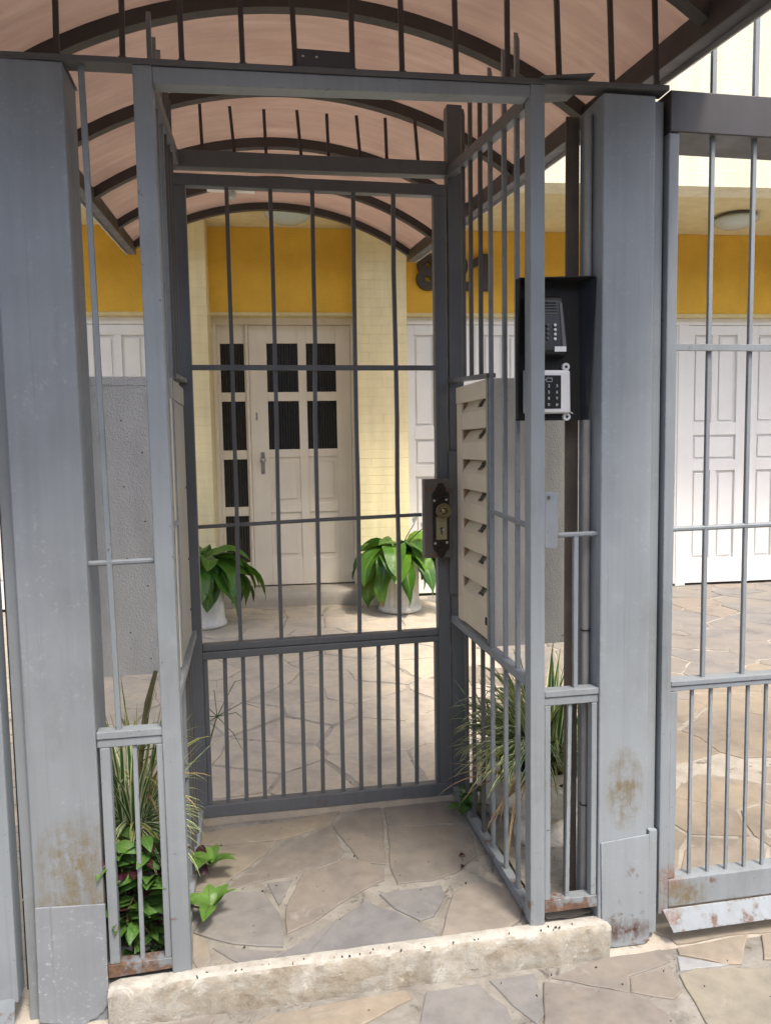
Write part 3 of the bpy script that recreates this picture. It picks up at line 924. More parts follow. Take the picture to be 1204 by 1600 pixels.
part(enc, 'bent_cover', MB().hexa([(.665, -.02, 2.352), (.815, -.012, 2.372), (.81, .16, 2.376), (.665, .16, 2.356),
                                   (.665, -.02, 2.355), (.815, -.012, 2.375), (.81, .16, 2.379), (.665, .16, 2.359)]), M['rail_old'], label='bent loose sheet lying on the top rail')
# left narrow panel
part(enc, 'bar', MB().beam((-.482, .024, 2.325), (-.466, .024, .683), .0138, .0138), fm, bevel=.002)
part(enc, 'cross_bar', MB().tube([(-.52, .024, 1.119), (-.35, .024, 1.121)], .0075, 8), fm, sharp=40)
part(enc, 'rail', MB().box(-.519, -.354, .004, .044, .668, .687).box(-.519, -.354, .008, .04, .645, .6665), fm, bevel=.002)
part(enc, 'lower_stile', MB().box(-.513, -.488, .006, .034, .062, .644), fm, bevel=.002)
part(enc, 'lower_stile', MB().box(-.374, -.357, .006, .034, .062, .644), fm, bevel=.002)
part(enc, 'foot_rail', MB().hexa(
    [(-.519, .004, .026), (-.353, .004, .032), (-.353, .04, .032), (-.519, .04, .026), (-.519, .004, .0615), (-.353, .004, .0615), (-.353, .04, .0615), (-.519, .04, .0615)]), M['fence_low'], bevel=.002)
part(enc, 'bar', MB().beam((-.428, .02, .645), (-.432, .02, .06), .011, .011), fm)
# right narrow panel
part(enc, 'bar', MB().beam((.782, .026, 1.146), (.783, .026, .70), .0135, .0135), fm, bevel=.002)
part(enc, 'cross_bar', MB().tube([(.684, .024, 1.145), (.846, .024, 1.146)], .0075, 8), fm, sharp=40)
part(enc, 'rail', MB().box(.684, .846, .004, .044, .687, .705).box(.684, .846, .008, .04, .662, .6855), fm, bevel=.002)
part(enc, 'lower_stile', MB().box(.6845, .702, .006, .034, .086, .661), fm, bevel=.002)
part(enc, 'lower_stile', MB().box(.826, .843, .006, .034, .086, .661), fm, bevel=.002)
part(enc, 'foot_rail', MB().box(.6845, .846, .004, .04, .05, .0855), M['fence_low'], bevel=.002)
part(enc, 'bar', MB().beam((.764, .02, .662), (.757, .02, .085), .011, .011), fm)
lp = MB().prism([(.6835, 1.112), (.716, 1.110), (.722, 1.118), (.7225, 1.262), (.716, 1.268), (.6835, 1.268)], lambda a, b, d: (a, d, b), .006, .011)
part(enc, 'latch_plate', lp, fm, bevel=.001, label='welded flat plate on the right corner post')
part(enc, 'weld_spot', MB().lathe((.696, .004, 1.255), [(.005, -.003), (.004, .003)], 8), M['rusty'])
# side grilles
GV = (.69, .60, .49, .385, .254, .145)
for us, mir in ((.655, 1), (-.334, -1)):
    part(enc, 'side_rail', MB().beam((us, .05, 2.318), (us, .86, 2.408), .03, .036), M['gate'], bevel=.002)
    part(enc, 'side_rail', MB().beam((us, .05, .722), (us, .853, .730), .028, .026), fm, bevel=.002)
    part(enc, 'side_rail', MB().beam((us, .05, .034), (us, .853, .040), .028, .03), fm, bevel=.002)
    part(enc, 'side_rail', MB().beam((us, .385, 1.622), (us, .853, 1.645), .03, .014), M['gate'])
    part(enc, 'cross_bar', MB().tube([(us, .05, 1.171), (us, .395, 1.186)], .0085, 8), fm, sharp=40)
    for k, v in enumerate(GV):
        tops = (2.57, 2.575, 2.575, 2.566, 2.556, 2.548)[k] + (random.uniform(-.05, -.0) if mir < 0 else 0)
        x = us; w = .0072
        for z0, z1 in (((.05, tops),) if k >= 3 else ((.05, .72), (1.63, tops))):
            part(enc, 'bar', MB().hexa([(x - .006, v - w, z0), (x + .006, v - w, z0), (x + .006, v + w, z0), (x - .006, v + w, z0),
                     (x - .006, v - w, z1 - (.026 if z1 > 2 else 0)), (x + .006, v - w, z1 - (.026 if z1 > 2 else 0)), (x + .006, v + w, z1), (x - .006, v + w, z1)]),
                 M['rail_old'] if k < 3 else fm)
    part(enc, 'mailbox_stile', MB().box(us - .008, us - .004, .397, .416, .745, 1.614), fm)
# hinge posts and transom
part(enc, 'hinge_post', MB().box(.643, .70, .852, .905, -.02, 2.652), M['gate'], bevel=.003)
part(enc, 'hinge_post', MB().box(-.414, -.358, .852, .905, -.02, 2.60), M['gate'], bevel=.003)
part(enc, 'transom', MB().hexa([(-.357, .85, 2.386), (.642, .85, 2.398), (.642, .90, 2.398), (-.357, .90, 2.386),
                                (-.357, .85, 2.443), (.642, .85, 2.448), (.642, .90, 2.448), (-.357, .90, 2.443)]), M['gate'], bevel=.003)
for i, (u, zt) in enumerate(((-.24, 2.607), (-.137, 2.605), (-.018, 2.602), (.099, 2.606), (.206, 2.60), (.314, 2.60), (.42, 2.598), (.53, 2.60))):
    part(enc, 'spike', MB().beam((u + .008 * ((i % 2)), .875, 2.445), (u - .004, .875, zt), .011, .008, (0, 1, 0)), M['spike'])
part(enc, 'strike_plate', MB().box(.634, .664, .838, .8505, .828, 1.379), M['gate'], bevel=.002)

# ------------------------------------------------------------------ pedestrian gate
gate = thing('pedestrian_gate', 'dark grey barred steel gate with ornate lock closing the entry', 'gate', (.14, .85, .03))
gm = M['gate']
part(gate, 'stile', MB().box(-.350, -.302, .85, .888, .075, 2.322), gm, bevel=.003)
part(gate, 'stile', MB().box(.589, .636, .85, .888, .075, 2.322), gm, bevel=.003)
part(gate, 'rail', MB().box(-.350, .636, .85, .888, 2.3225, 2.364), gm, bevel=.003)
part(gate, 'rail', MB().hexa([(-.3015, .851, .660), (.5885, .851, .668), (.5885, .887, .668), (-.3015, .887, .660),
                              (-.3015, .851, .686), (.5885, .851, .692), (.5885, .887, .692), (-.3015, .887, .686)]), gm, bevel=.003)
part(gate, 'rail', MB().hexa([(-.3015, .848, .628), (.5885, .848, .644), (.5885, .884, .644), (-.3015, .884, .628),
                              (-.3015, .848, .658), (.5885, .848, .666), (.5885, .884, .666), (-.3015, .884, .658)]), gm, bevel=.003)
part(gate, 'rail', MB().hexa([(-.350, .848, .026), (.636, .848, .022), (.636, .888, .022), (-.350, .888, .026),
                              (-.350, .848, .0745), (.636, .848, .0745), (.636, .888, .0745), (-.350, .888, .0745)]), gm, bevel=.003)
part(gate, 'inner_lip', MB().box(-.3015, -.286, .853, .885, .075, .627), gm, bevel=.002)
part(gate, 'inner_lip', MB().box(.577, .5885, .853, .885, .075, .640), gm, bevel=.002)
part(gate, 'cross_bar', MB().box(-.302, .589, .846, .854, 1.683, 1.702), M['gate_bar'], bevel=.001)
part(gate, 'cross_bar', MB().tube([(-.302, .862, 1.120), (.15, .861, 1.132), (.531, .862, 1.139)], .0072, 8), M['gate_bar'], sharp=40)
for a, b in ((-.161, -.163), (-.008, -.013), (.142, .128), (.291, .283), (.439, .438)):
    u = [a + (b - a) * k / 6 + random.uniform(-.0025, .0025) * (0 < k < 6) for k in range(7)]
    mb = MB()
    for k in range(6):
        z1 = 2.323 + (.687 - 2.323) * k / 6; z2 = 2.323 + (.687 - 2.323) * (k + 1) / 6
        w = .0072
        mb.hexa([(u[k + 1] - w, .855, z2), (u[k + 1] + w, .855, z2), (u[k + 1] + w, .871, z2), (u[k + 1] - w, .871, z2),
                 (u[k] - w, .855, z1), (u[k] + w, .855, z1), (u[k] + w, .871, z1), (u[k] - w, .871, z1)])
    part(gate, 'bar', mb, M['gate_bar'])
for x in (-.277, -.211, -.143, -.071, .005, .080, .154, .228, .302, .375, .451):
    u = x + .052
    part(gate, 'bar', MB().beam((u + .002, .868, .64), (u + random.uniform(-.004, .004), .868, .07), .0150, .012, (0, 1, 0)), M['gate_bar'])
lc = part(gate, 'lock_case', MB().box(.530, .632, .806, .8495, .978, 1.276), M['rusty'], bevel=.002, label='rusty brown lock box welded to the gate stile')
lt = MB().prism([(.632, .978), (.632, .90), (.60, .978)], lambda a, b, d: (a, d, b), .846, .8495)
part(gate, 'weld_plate', lt, M['rusty'], lc)
# ornate backplate: stepped outline with crest and drop
cxl = .592
half = [(.0, 1.262), (.012, 1.258), (.013, 1.247), (.02, 1.244), (.021, 1.232), (.030, 1.226), (.034, 1.212), (.032, 1.205), (.031, 1.05), (.031, 1.032), (.033, 1.024), (.029, 1.010), (.018, .999), (.013, .988), (.006, .98), (0, .976)]
outl = [(cxl + a, z) for a, z in half] + [(cxl - a, z) for a, z in half[-2:0:-1]]
part(gate, 'lock_plate', MB().prism(outl, lambda a, b, d: (a, d, b), .799, .8055), M['bronze'], lc, bevel=.001, label='ornate dark bronze escutcheon')
orn = MB()
for r, zc in ((.024, 1.212), (.017, 1.212), (.010, 1.212)):
    orn.tube([(cxl + r * math.cos(t * math.pi / 10), .7975, zc + r * 1.1 * math.sin(t * math.pi / 10)) for t in range(11)], .0022, 6)
for s in (-1, 1):
    orn.tube([(cxl + s * (.020 - .016 * t / 8) * math.cos(t * .75), .7975, 1.012 - .002 * t + .008 * math.sin(t * .75)) for t in range(9)], .002, 6)
orn.tube([(cxl - .030, .7978, 1.203), (cxl + .030, .7978, 1.203)], .003, 6).tube([(cxl - .029, .7978, 1.026), (cxl + .029, .7978, 1.026)], .003, 6)
orn.tube([(cxl, .7975, 1.245), (cxl, .7975, 1.255)], .006, 6).tube([(cxl, .7975, .985), (cxl, .7975, .995)], .005, 6)
part(gate, 'lock_ornament', orn, M['bronze'], lc, smooth=True)
part(gate, 'cylinder_plate', MB().box(.572, .613, .7955, .799, 1.048, 1.135), M['brass_plate'], lc, bevel=.001)
kh = MB().tube([(.592, .7935, 1.089), (.592, .797, 1.089)], .0062, 14).box(.5893, .5947, .7942, .797, 1.068, 1.086)
part(gate, 'keyhole', kh, M['black'], lc)
part(gate, 'lock_cylinder', MB().tube([(.5975, .7925, 1.086), (.5975, .7965, 1.086)], .004, 10), M['silver'], lc, sharp=40)


def lathe_v(c, prof, n=24):
    """turned shape with its axis along -v (towards the street)"""
    mb = MB().lathe((0, 0, 0), prof, n)
    mb.v = [Vector((c[0] + p.x, c[1] - p.z, c[2] + p.y)) for p in mb.v]
    return mb


part(gate, 'knob', lathe_v((.594, .7995, 1.158), [(.012, 0), (.012, .016), (.026, .02), (.0285, .024), (.0285, .03), (.026, .0325), (.0245, .030), (.022, .030), (.0205, .0325), (.018, .032), (.0165, .029), (.010, .030), (.004, .0335), (.0005, .034)], 32), M['brass'], lc, sharp=50)
part(gate, 'knob_rosette', MB().box(.579, .609, .7685, .7705, 1.1555, 1.1605).tube([(.594 + .011 * math.cos(t * .7854), .7695, 1.158 + .011 * math.sin(t * .7854)) for t in range(9)], .002, 6), M['bronze'], lc)
for x, z in ((.5665, 1.196), (.612, 1.198), (.568, 1.034), (.613, 1.036)):
    part(gate, 'screw', lathe_v((x, .799, z), [(.0052, 0), (.0052, .002), (.003, .0045), (.0005, .005)], 10), M['silver'], lc, smooth=True)

# ------------------------------------------------------------------ pillars
plx = thing('gate_pillar', 'broad grey sheet steel gate pillar left of the entry, scuffed patch plate at its foot', 'pillar', (-.605, .07, -.08), group='steel gate pillars beside the entry')
part(plx, 'shaft', MB().box(-.688, -.520, 0, .15, -.095, 2.318), M['pillar_left'], bevel=.004)
part(plx, 'rear_angle', MB().box(-.752, -.716, .122, .135, -.095, 2.30), M['dark_steel'])
part(plx, 'flange', MB().box(-.722, -.6885, .028, .12, -.095, 2.31), M['pillar_left'], bevel=.003)
rag = [(-.690, -.062), (-.60, -.083), (-.575, -.084), (-.566, -.074), (-.548, -.070), (-.541, -.060), (-.533, -.058), (-.527, -.046), (-.519, -.038), (-.516, .236), (-.686, .246)]
part(plx, 'patch_plate', MB().prism(rag, lambda a, b, d: (a, d, b), -.006, -.0005), paint('patch_plate_paint', (.225, .242, .262), rust=.0, low=.0, chips=.8, scuffs=.8), bevel=.0015)
cp = MB().box(-.735, -.516, -.004, .155, 2.3185, 2.3215)
part(plx, 'cap', cp, M['rail_old'])
prx = thing('gate_pillar', 'grey sheet steel gate pillar right of the entry beside the intercom hood, rusted at its foot', 'pillar', (.94, .07, -.08), group='steel gate pillars beside the entry')
part(prx, 'shaft', MB().box(.846, .997, 0, .15, -.095, 2.333), M['pillar_right'], bevel=.004)
part(prx, 'flange', MB().box(.9975, 1.034, .022, .13, -.095, 2.33), M['pillar_right'], bevel=.003)
rag2 = [(.858, -.070), (.90, -.078), (.99, -.080), (1.008, -.072), (1.006, .03), (1.003, .257), (.852, .246)]
part(prx, 'patch_plate', MB().prism(rag2, lambda a, b, d: (a, d, b), -.0045, -.0005), M['pillar_right'], bevel=.0015)
part(prx, 'rear_angle', MB().box(.806, .8455, .1505, .158, -.02, 2.33), M['brown_angle'], label='dull brown angle iron on the back edge of the pillar')
part(prx, 'corner_strip', MB().box(1.0085, 1.034, .006, .0215, -.055, .262), M['pillar_right'], bevel=.001)

# ------------------------------------------------------------------ driveway gates


def bars_gate(root, us, lows, u_a, u_b, mat):
    for u in us: part(root, 'bar', MB().beam((u, .03, 2.245), (u, .03, .70), .0122, .0122), mat, bevel=.002)
    for u in lows: part(root, 'bar', MB().beam((u, .026, .68), (u, .026, .1), .0085, .0085), mat)


dg = thing('driveway_gate', 'grey barred driveway gate with bent kickplate right of the right pillar', 'gate', (2.2, .03, .0), group='driveway gates')
dm = M['drive_gate']
part(dg, 'stile', MB().box(1.040, 1.071, .004, .055, .0, 2.242), dm, bevel=.003)
part(dg, 'inner_stile', MB().box(1.0715, 1.094, .008, .05, .106, .674), dm, bevel=.002)
part(dg, 'rail', MB().box(1.0715, 3.4, .005, .05, .691, .706).box(1.0715, 3.4, .009, .046, .675, .6895), dm, bevel=.002)
part(dg, 'bottom_rail', MB().box(1.0715, 3.4, .004, .055, .018, .103), dm, bevel=.003)
part(dg, 'kickplate', MB().hexa([(1.052, -.002, .014), (3.4, -.002, .016), (3.4, .001, .018), (1.052, .001, .016),
                                 (1.068, -.034, -.036), (3.4, -.034, -.03), (3.4, -.031, -.028), (1.068, -.031, -.034)]), dm, label='flared loose steel strip along the foot of the gate')
part(dg, 'cross_bar', MB().box(1.0715, 3.4, .012, .022, 1.656, 1.675), dm, bevel=.001)
part(dg, 'cross_bar', MB().tube([(1.0715, .03, 1.149), (1.4, .03, 1.152), (3.4, .03, 1.15)], .008, 8), dm, sharp=40)
bars_gate(dg, [1.186 + .1295 * k for k in range(17)], [1.15 + .0612 * k for k in range(36)], 1.07, 3.4, dm)
for k in range(17): part(dg, 'spike', MB().beam((1.186 + .1295 * k, .03, 2.353), (1.186 + .1295 * k, .03, 2.85), .0122, .0122), dm)
part(dg, 'head_box', MB().box(1.04, 3.4, .0, .16, 2.2425, 2.352), M['dark_steel'], bevel=.003)
dl = thing('driveway_gate', 'grey driveway gate seen only by its rusty stile at the left picture edge', 'gate', (-1.5, .03, .0), group='driveway gates')
part(dl, 'stile', MB().box(-.790, -.737, -.006, .055, .0, 2.29), dm, bevel=.003)
part(dl, 'rail', MB().box(-2.4, -.7905, .005, .05, .675, .706), dm, bevel=.002)
part(dl, 'bottom_rail', MB().box(-2.4, -.7905, .004, .055, .018, .103), dm, bevel=.003)
part(dl, 'kickplate', MB().hexa([(-2.4, -.006, .014), (-.745, -.006, .014), (-.745, -.002, .016), (-2.4, -.002, .016),
                                 (-2.4, -.03, -.05), (-.745, -.024, -.05), (-.745, -.02, -.048), (-2.4, -.026, -.048)]), dm)
part(dl, 'cross_bar', MB().box(-2.4, -.7905, .012, .022, 1.656, 1.675), dm)
bars_gate(dl, [-.92 - .13 * k for k in range(11)], [-.86 - .0612 * k for k in range(25)], -2.4, -.8, dm)

# ------------------------------------------------------------------ mailboxes
be = M['beige']



def cabinet(us, s, label, vn, vf, sheet, stickers):
    """us: face plane, s: +1 box extends to the right, -1 to the left"""
    c = thing('mailbox_cabinet', label, 'mailbox', (us + s * .17, (vn + vf) / 2, .74), group='mailbox cabinets in the side grilles')
    X = lambda d: us + s * d
    B = lambda a, b, v0, v1, z0, z1: MB().box(min(X(a), X(b)), max(X(a), X(b)), v0, v1, z0, z1)
    part(c, 'case', B(.052, .315, vn + .012, vf, .742, 1.604), be, bevel=.002)
    sh = part(c, 'stucco_sheet', B(.012, .33, vn, vn + .006, .738, 1.611), sheet, label='embossed sheet closing the street side of the mailbox cabinet')
    part(c, 'edge_strip', B(.012, .33, vn - .003, vn - .0005, 1.588, 1.613), sheet, sh)
    for k in range(2):
        for z in ([.80, 1.0, 1.2, 1.4] if k == 0 else [.86, 1.10, 1.31, 1.47]):
            part(c, 'screw', lathe_v((X(.085 + .055 * k), vn, z + random.uniform(-.02, .02)), [(.0026, 0), (.002, .002)], 7), M['bronze'], sh)
    for d in (.05, .2): part(c, 'screw', lathe_v((X(d), vn - .003, 1.60), [(.0032, 0), (.0025, .002)], 7), M['bronze'], sh)
    part(c, 'fascia', B(-.003, .008, vn + .035, vf - .01, 1.553, 1.613), be if stickers else M['cabinet_edge'], bevel=.002)
    part(c, 'stile', B(-.001, .05, vf - .075, vf - .012, .748, 1.552), be if stickers else M['cabinet_edge'], bevel=.002)
    va, vb = vn + .035, vf - .076
    part(c, 'end_board', B(.0, .05, vn + .0125, va - .001, .748, 1.552), be)
    if not stickers:
        part(c, 'door', B(-.001, .012, va, vb, .75, 1.551), M['cabinet_edge'], bevel=.002)
        for z in (.84, 1.02, 1.27): part(c, 'screw', MB().tube([(X(-.004), vb + .03, z), (X(.002), vb + .03, z)], .004, 8), M['bronze'])
    for i in range(7 if stickers else 0):
        z = 1.457 - .1068 * i; h = .061
        if i == 6: z, h = .752, .122
        mb = B(.0, .008, va, vb, z, z + h)
        zt = z + h
        pr = [(.0, zt), (.003, zt + .003), (.030, zt + .0435), (.030, zt + .038), (.008, zt)]
        if s < 0: pr = pr[::-1]
        mb.prism(pr, lambda a, b, d: (X(a), d, b), va, vb)
        mb.box(min(X(.008), X(.05)), max(X(.008), X(.05)), va, vb, z, z + .005)
        d = part(c, 'letter_flap', mb, be, bevel=.0015)
        ck = MB().prism([(.006, zt + .010), (.0285, zt + .0435), (.006, zt + .0435)][::s], lambda a, b, q: (X(a), q, b), vb - .004, vb - .001)
        part(c, 'cheek', ck, M['beige_in'], d)
        if stickers:
            me = text_mesh(stickers[i], .046, .0, .0022)
            sl = Vector((s * .027, 0, .0405)).normalized(); xa = Vector((0, -s, 0)); nn = xa.cross(sl)
            pos = Vector((X(.0165), va + .105, zt + .0233)) + nn * .0012
            me.transform(Matrix(((xa.x, sl.x, nn.x, 0), (xa.y, sl.y, nn.y, 0), (xa.z, sl.z, nn.z, 0), (0, 0, 0, 1))) @ Matrix.Diagonal((.78, 1, 1, 1)))
            shared(c, 'number_sticker', me, pos, M['sticker'], parent=d)
    if stickers:
        part(c, 'door_lock', B(-.004, .0, va + .01, va + .022, .80, .825), M['sticker'])
    return c


cabinet(.652, 1, 'beige mailbox cabinet with seven numbered letter flaps in the right side grille', .386, .795, M['panel_beige'], ['402', '401', '304', '301', '303', '302', '202'])
cabinet(-.333, -1, 'grey embossed sheet cabinet behind the left narrow panel beside the left pillar', .33, .80, M['panel_grey'], None)

# ------------------------------------------------------------------ intercom hood, intercom, keypad, conduit
hd = thing('intercom_hood', 'black sheet steel weather hood on the left side of the right gate pillar', 'hood', (.74, .13, 1.467))
part(hd, 'back_plate', MB().hexa([(.648, .128, 1.467), (.8445, .128, 1.467), (.8445, .131, 1.467), (.648, .131, 1.467), (.648, .128, 1.858), (.8375, .128, 1.858), (.8375, .131, 1.858), (.648, .131, 1.858)]), M['black_matte'])
part(hd, 'side_wing', MB().hexa([(.8595, .074, 1.858), (.8620, .075, 1.858), (.8370, .1275, 1.858), (.8340, .1275, 1.858),
                                 (.8500, .100, 1.467), (.8525, .101, 1.467), (.8440, .1275, 1.467), (.8410, .1275, 1.467)]), M['black'])
lw = [(.126, 1.472), (.126, 1.852), (.098, 1.852), (.098, 1.74), (.100, 1.62), (.106, 1.53), (.112, 1.472)]
part(hd, 'side_wing', MB().prism(lw, lambda a, b, d: (d - .008 * math.sin((b - 1.47) / .38 * math.pi), a, b), .6485, .6515), M['black_matte'])
part(hd, 'roof', MB().hexa([(.6485, .097, 1.853), (.8590, .072, 1.858), (.8350, .1275, 1.855), (.6485, .1275, 1.853),
                            (.6485, .097, 1.856), (.8590, .072, 1.861), (.8350, .1275, 1.858), (.6485, .1275, 1.856)]), M['black_matte'])
part(hd, 'scratch_mark', MB().box(.80, .802, .1272, .1279, 1.55, 1.566), M['plastic_white'])
part(hd, 'scratch_mark', MB().beam((.795, .1275, 1.498), (.818, .1275, 1.486), .001, .003), M['plastic_white'])
ic = thing('door_intercom', 'black door intercom with grille and small lit buttons inside the hood', 'intercom', (.735, .128, 1.645))
part(ic, 'housing', MB().hexa([(.672, .085, 1.652), (.786, .085, 1.652), (.792, .1275, 1.640), (.666, .1275, 1.640),
                               (.676, .098, 1.806), (.776, .098, 1.806), (.782, .1275, 1.814), (.670, .1275, 1.814)]), M['plastic_black'], bevel=.008)
for k in range(5): part(ic, 'grille_slat', MB().box(.70, .755, .0925 - .0003 * k, .0945, 1.758 + .008 * k, 1.761 + .008 * k), M['plastic_grey'])
part(ic, 'trim_strip', MB().hexa([(.767, .083, 1.665), (.780, .083, 1.665), (.780, .088, 1.665), (.767, .088, 1.665), (.762, .094, 1.79), (.771, .094, 1.79), (.771, .099, 1.79), (.762, .099, 1.79)]), M['plastic_grey'], bevel=.002)
for i in range(3):
    for j in range(4):
        part(ic, 'button', lathe_v((.704 + .0215 * i, .0885, 1.690 + .0125 * j), [(.0045, 0), (.004, .003), (.001, .0035)], 10), M['plastic_grey'] if i < 2 else M['plastic_white'], smooth=True)
part(ic, 'name_label', MB().box(.744, .778, .0825, .0848, 1.655, 1.669), M['plastic_white'])
kp = thing('access_keypad', 'white card reader keypad with black number pad below the intercom', 'keypad', (.735, .128, 1.48))
part(kp, 'housing', MB().hexa([(.668, .104, 1.487), (.802, .104, 1.487), (.804, .1275, 1.485), (.666, .1275, 1.485),
                               (.668, .104, 1.606), (.800, .104, 1.606), (.802, .1275, 1.609), (.666, .1275, 1.609)]), M['plastic_white'], bevel=.006)
part(kp, 'key_panel', MB().box(.690, .7715, .1015, .1045, 1.499, 1.592), M['plastic_black'], bevel=.002)
for x, z in ((.793, 1.617), (.796, 1.477)):
    e = part(kp, 'fixing_ear', MB().tube([(x, .118, z), (x, .1275, z)], .011, 16), M['plastic_white'], sharp=40)
    part(kp, 'screw', MB().tube([(x, .1165, z), (x, .1175, z)], .004, 10), M['plastic_black'], e)
for i, rowt in enumerate(('123', '456', '789', '*0#')):
    for j, ch in enumerate(rowt):
        me = text_mesh(ch, .0115, 0, .0002)
        shared(kp, 'key_digit', me, (.711 + .024 * j, .1011, 1.562 - .0172 * i), M['digit'], rot=(math.pi / 2, 0, 0))
ci = MB()
for a, b in (((.728, 1.574), (.744, 1.574)), ((.744, 1.574), (.744, 1.584)), ((.744, 1.584), (.728, 1.584)), ((.728, 1.584), (.728, 1.574)), ((.715, 1.576), (.727, 1.580))):
    ci.beam((a[0], .1012, a[1]), (b[0], .1012, b[1]), .0009, .0012)
part(kp, 'card_symbol', ci, M['digit'])
for q in (hd, ic, kp): q.location += CU * -.0185 + CV * -.043
cd = thing('conduit', 'thin grey cable conduit running up the left face of the right gate pillar', 'pipe', (.832, .066, .02))
part(cd, 'pipe', MB().tube([(.832, .066, .02), (.833, .066, .6), (.832, .066, 1.0), (.833, .066, 1.466)], .011, 12), M['pipe'], sharp=40)
part(cd, 'pipe', MB().tube([(.833, .066, 1.862), (.834, .066, 2.3)], .011, 12), M['pipe'], sharp=40)
part(cd, 'cable_tie', MB().tube([(.832 + .0135 * math.cos(t * .6283), .066 + .0135 * math.sin(t * .6283), .335) for t in range(11)], .002, 6), M['plastic_black'])
part(cd, 'cable_tie', MB().tube([(.832 + .0135 * math.cos(t * .6283), .066 + .0135 * math.sin(t * .6283), .86) for t in range(11)], .002, 6), M['plastic_black'])
single('drain_pipe', 'short grey pipe stub lying in the left planting bed', 'pipe', MB().tube([(-.50, .10, .028), (-.44, .12, .03), (-.362, .15, .03)], .0165, 14), M['pipe'], (-.44, .12, .0), sharp=40)

# ------------------------------------------------------------------ canopy
can = thing('entry_canopy', 'arched brown translucent canopy on dark steel ribs over the entry', 'canopy', (.135, 1.5, 2.5))
UC, HW, SAG = .135, .985, .30
RAD = (HW * HW + SAG * SAG) / (2 * SAG)
za = lambda v: 2.825 + .080 * v
arc = lambda d: RAD - math.sqrt(RAD * RAD - d * d)
NA = 28
V0, V1 = -.83, 3.74
sh = MB()
NV = 30
for lift in (.030, .035):
    for j in range(NV + 1):
        v = V0 + (V1 - V0) * j / NV
        for i in range(NA + 1):
            d = -HW * 1.02 + 2.04 * HW * i / NA
            w = .004 * math.sin((v + .045) / .765 * math.pi) ** 2
            sh.v.append(Vector((UC + d, v, za(v) - arc(d) + lift - w)))
st = (NA + 1) * (NV + 1)
for j in range(NV):
    for i in range(NA):
        a = j * (NA + 1) + i
        sh.f.append([a, a + NA + 1, a + NA + 2, a + 1]); sh.f.append([st + a, st + a + 1, st + a + NA + 2, st + a + NA + 1])
for i in range(NA):
    a = i; b = NV * (NA + 1) + i
    sh.f.append([a, a + 1, st + a + 1, st + a]); sh.f.append([b + 1, b, st + b, st + b + 1])
part(can, 'roof_sheet', sh, M['sheet'], smooth=True, label='brownish pink translucent roof sheet')
for v in (-.81, -.045, .72, 1.485, 2.25, 3.015, 3.72):
    mb = MB(); n = 26
    for i in range(n + 1):
        d = -HW + 2 * HW * i / n
        nx, nz = d / RAD, math.sqrt(1 - (d / RAD) ** 2)
        for (q, dv) in ((.0, -.022), (.0, .022), (.048, .022), (.048, -.022)):
            mb.v.append(Vector((UC + d + nx * (q - .02), v + dv, za(v) - arc(d) + nz * (q - .02))))
    for i in range(n):
        for k in range(4):
            k2 = (k + 1) % 4
            mb.f.append([i * 4 + k, i * 4 + k2, i * 4 + 4 + k2, i * 4 + 4 + k])
    mb.f.append([0, 1, 2, 3]); mb.f.append([n * 4 + k for k in (3, 2, 1, 0)])
    part(can, 'arch_rib', mb, M['dark_steel'], sharp=40)
for s in (-1, 1):
    u = UC + s * (HW + .012)
    zb = lambda v: za(v) - SAG
    part(can, 'edge_beam', MB().beam((u, V0, zb(V0) - .01), (u, V1 + .03, zb(V1) - .01), .05, .075), M['dark_steel'], bevel=.003)
    part(can, 'edge_strip', MB().beam((u + s * .034, V0, zb(V0) - .03), (u + s * .034, V1, zb(V1) - .03), .006, .06), M['alu'])
lm = thing('canopy_lamp', 'white plastic lamp bar with a small bulb hanging under the canopy', 'lamp', (-.16, 2.77, 2.93))
part(lm, 'mount_bar', MB().box(-.30, -.022, 2.75, 2.80, 2.918, 2.946), M['plastic_white'], bevel=.004)
part(lm, 'bulb', MB().lathe((-.155, 2.765, 2.90), [(.002, -.03), (.018, -.025), (.026, -.008), (.024, .008), (.014, .02)], 18), M['lampglass'], smooth=True)
part(lm, 'hanger', MB().tube([(-.10, 2.775, 2.944), (-.075, 2.775, 2.99), (-.06, 2.775, 3.02)], .006, 8), M['plastic_white'])

# ------------------------------------------------------------------ plants


def blade_mesh(path, width, mat, name, nfold=.15, ncross=3):
    """leaf along path: list of points; width(t); cross-section folded along the midrib"""
    mb = MB(); n = len(path) - 1; up = Vector((0, 0, 1))
    rows = []
    for i, p in enumerate(path):
        d = (path[min(i + 1, n)] - path[max(i - 1, 0)]).normalized()
        s = d.cross(up)
        if s.length < .15: s = rows[-1][1] if rows else Vector((1, 0, 0))
        s.normalize(); nrm = s.cross(d).normalized()
        rows.append((p, s, nrm))
    for i, (p, s, nrm) in enumerate(rows):
        w = width(i / n)
        for k in range(ncross):
            x = k / (ncross - 1) * 2 - 1
            mb.v.append(p + s * (x * w) + nrm * (abs(x) * w * nfold))
    for i in range(n):
        for k in range(ncross - 1):
            a = i * ncross + k
            mb.f.append([a, a + 1, a + ncross + 1, a + ncross])
            f = lambda kk, ii: (kk / (ncross - 1), ii / n)
            mb.uv[len(mb.f) - 1] = [f(k, i), f(k + 1, i), f(k + 1, i + 1), f(k, i + 1)]
    me = mb.mesh(name)
    for p in me.polygons: p.use_smooth = True
    me.materials.append(mat)
    return me


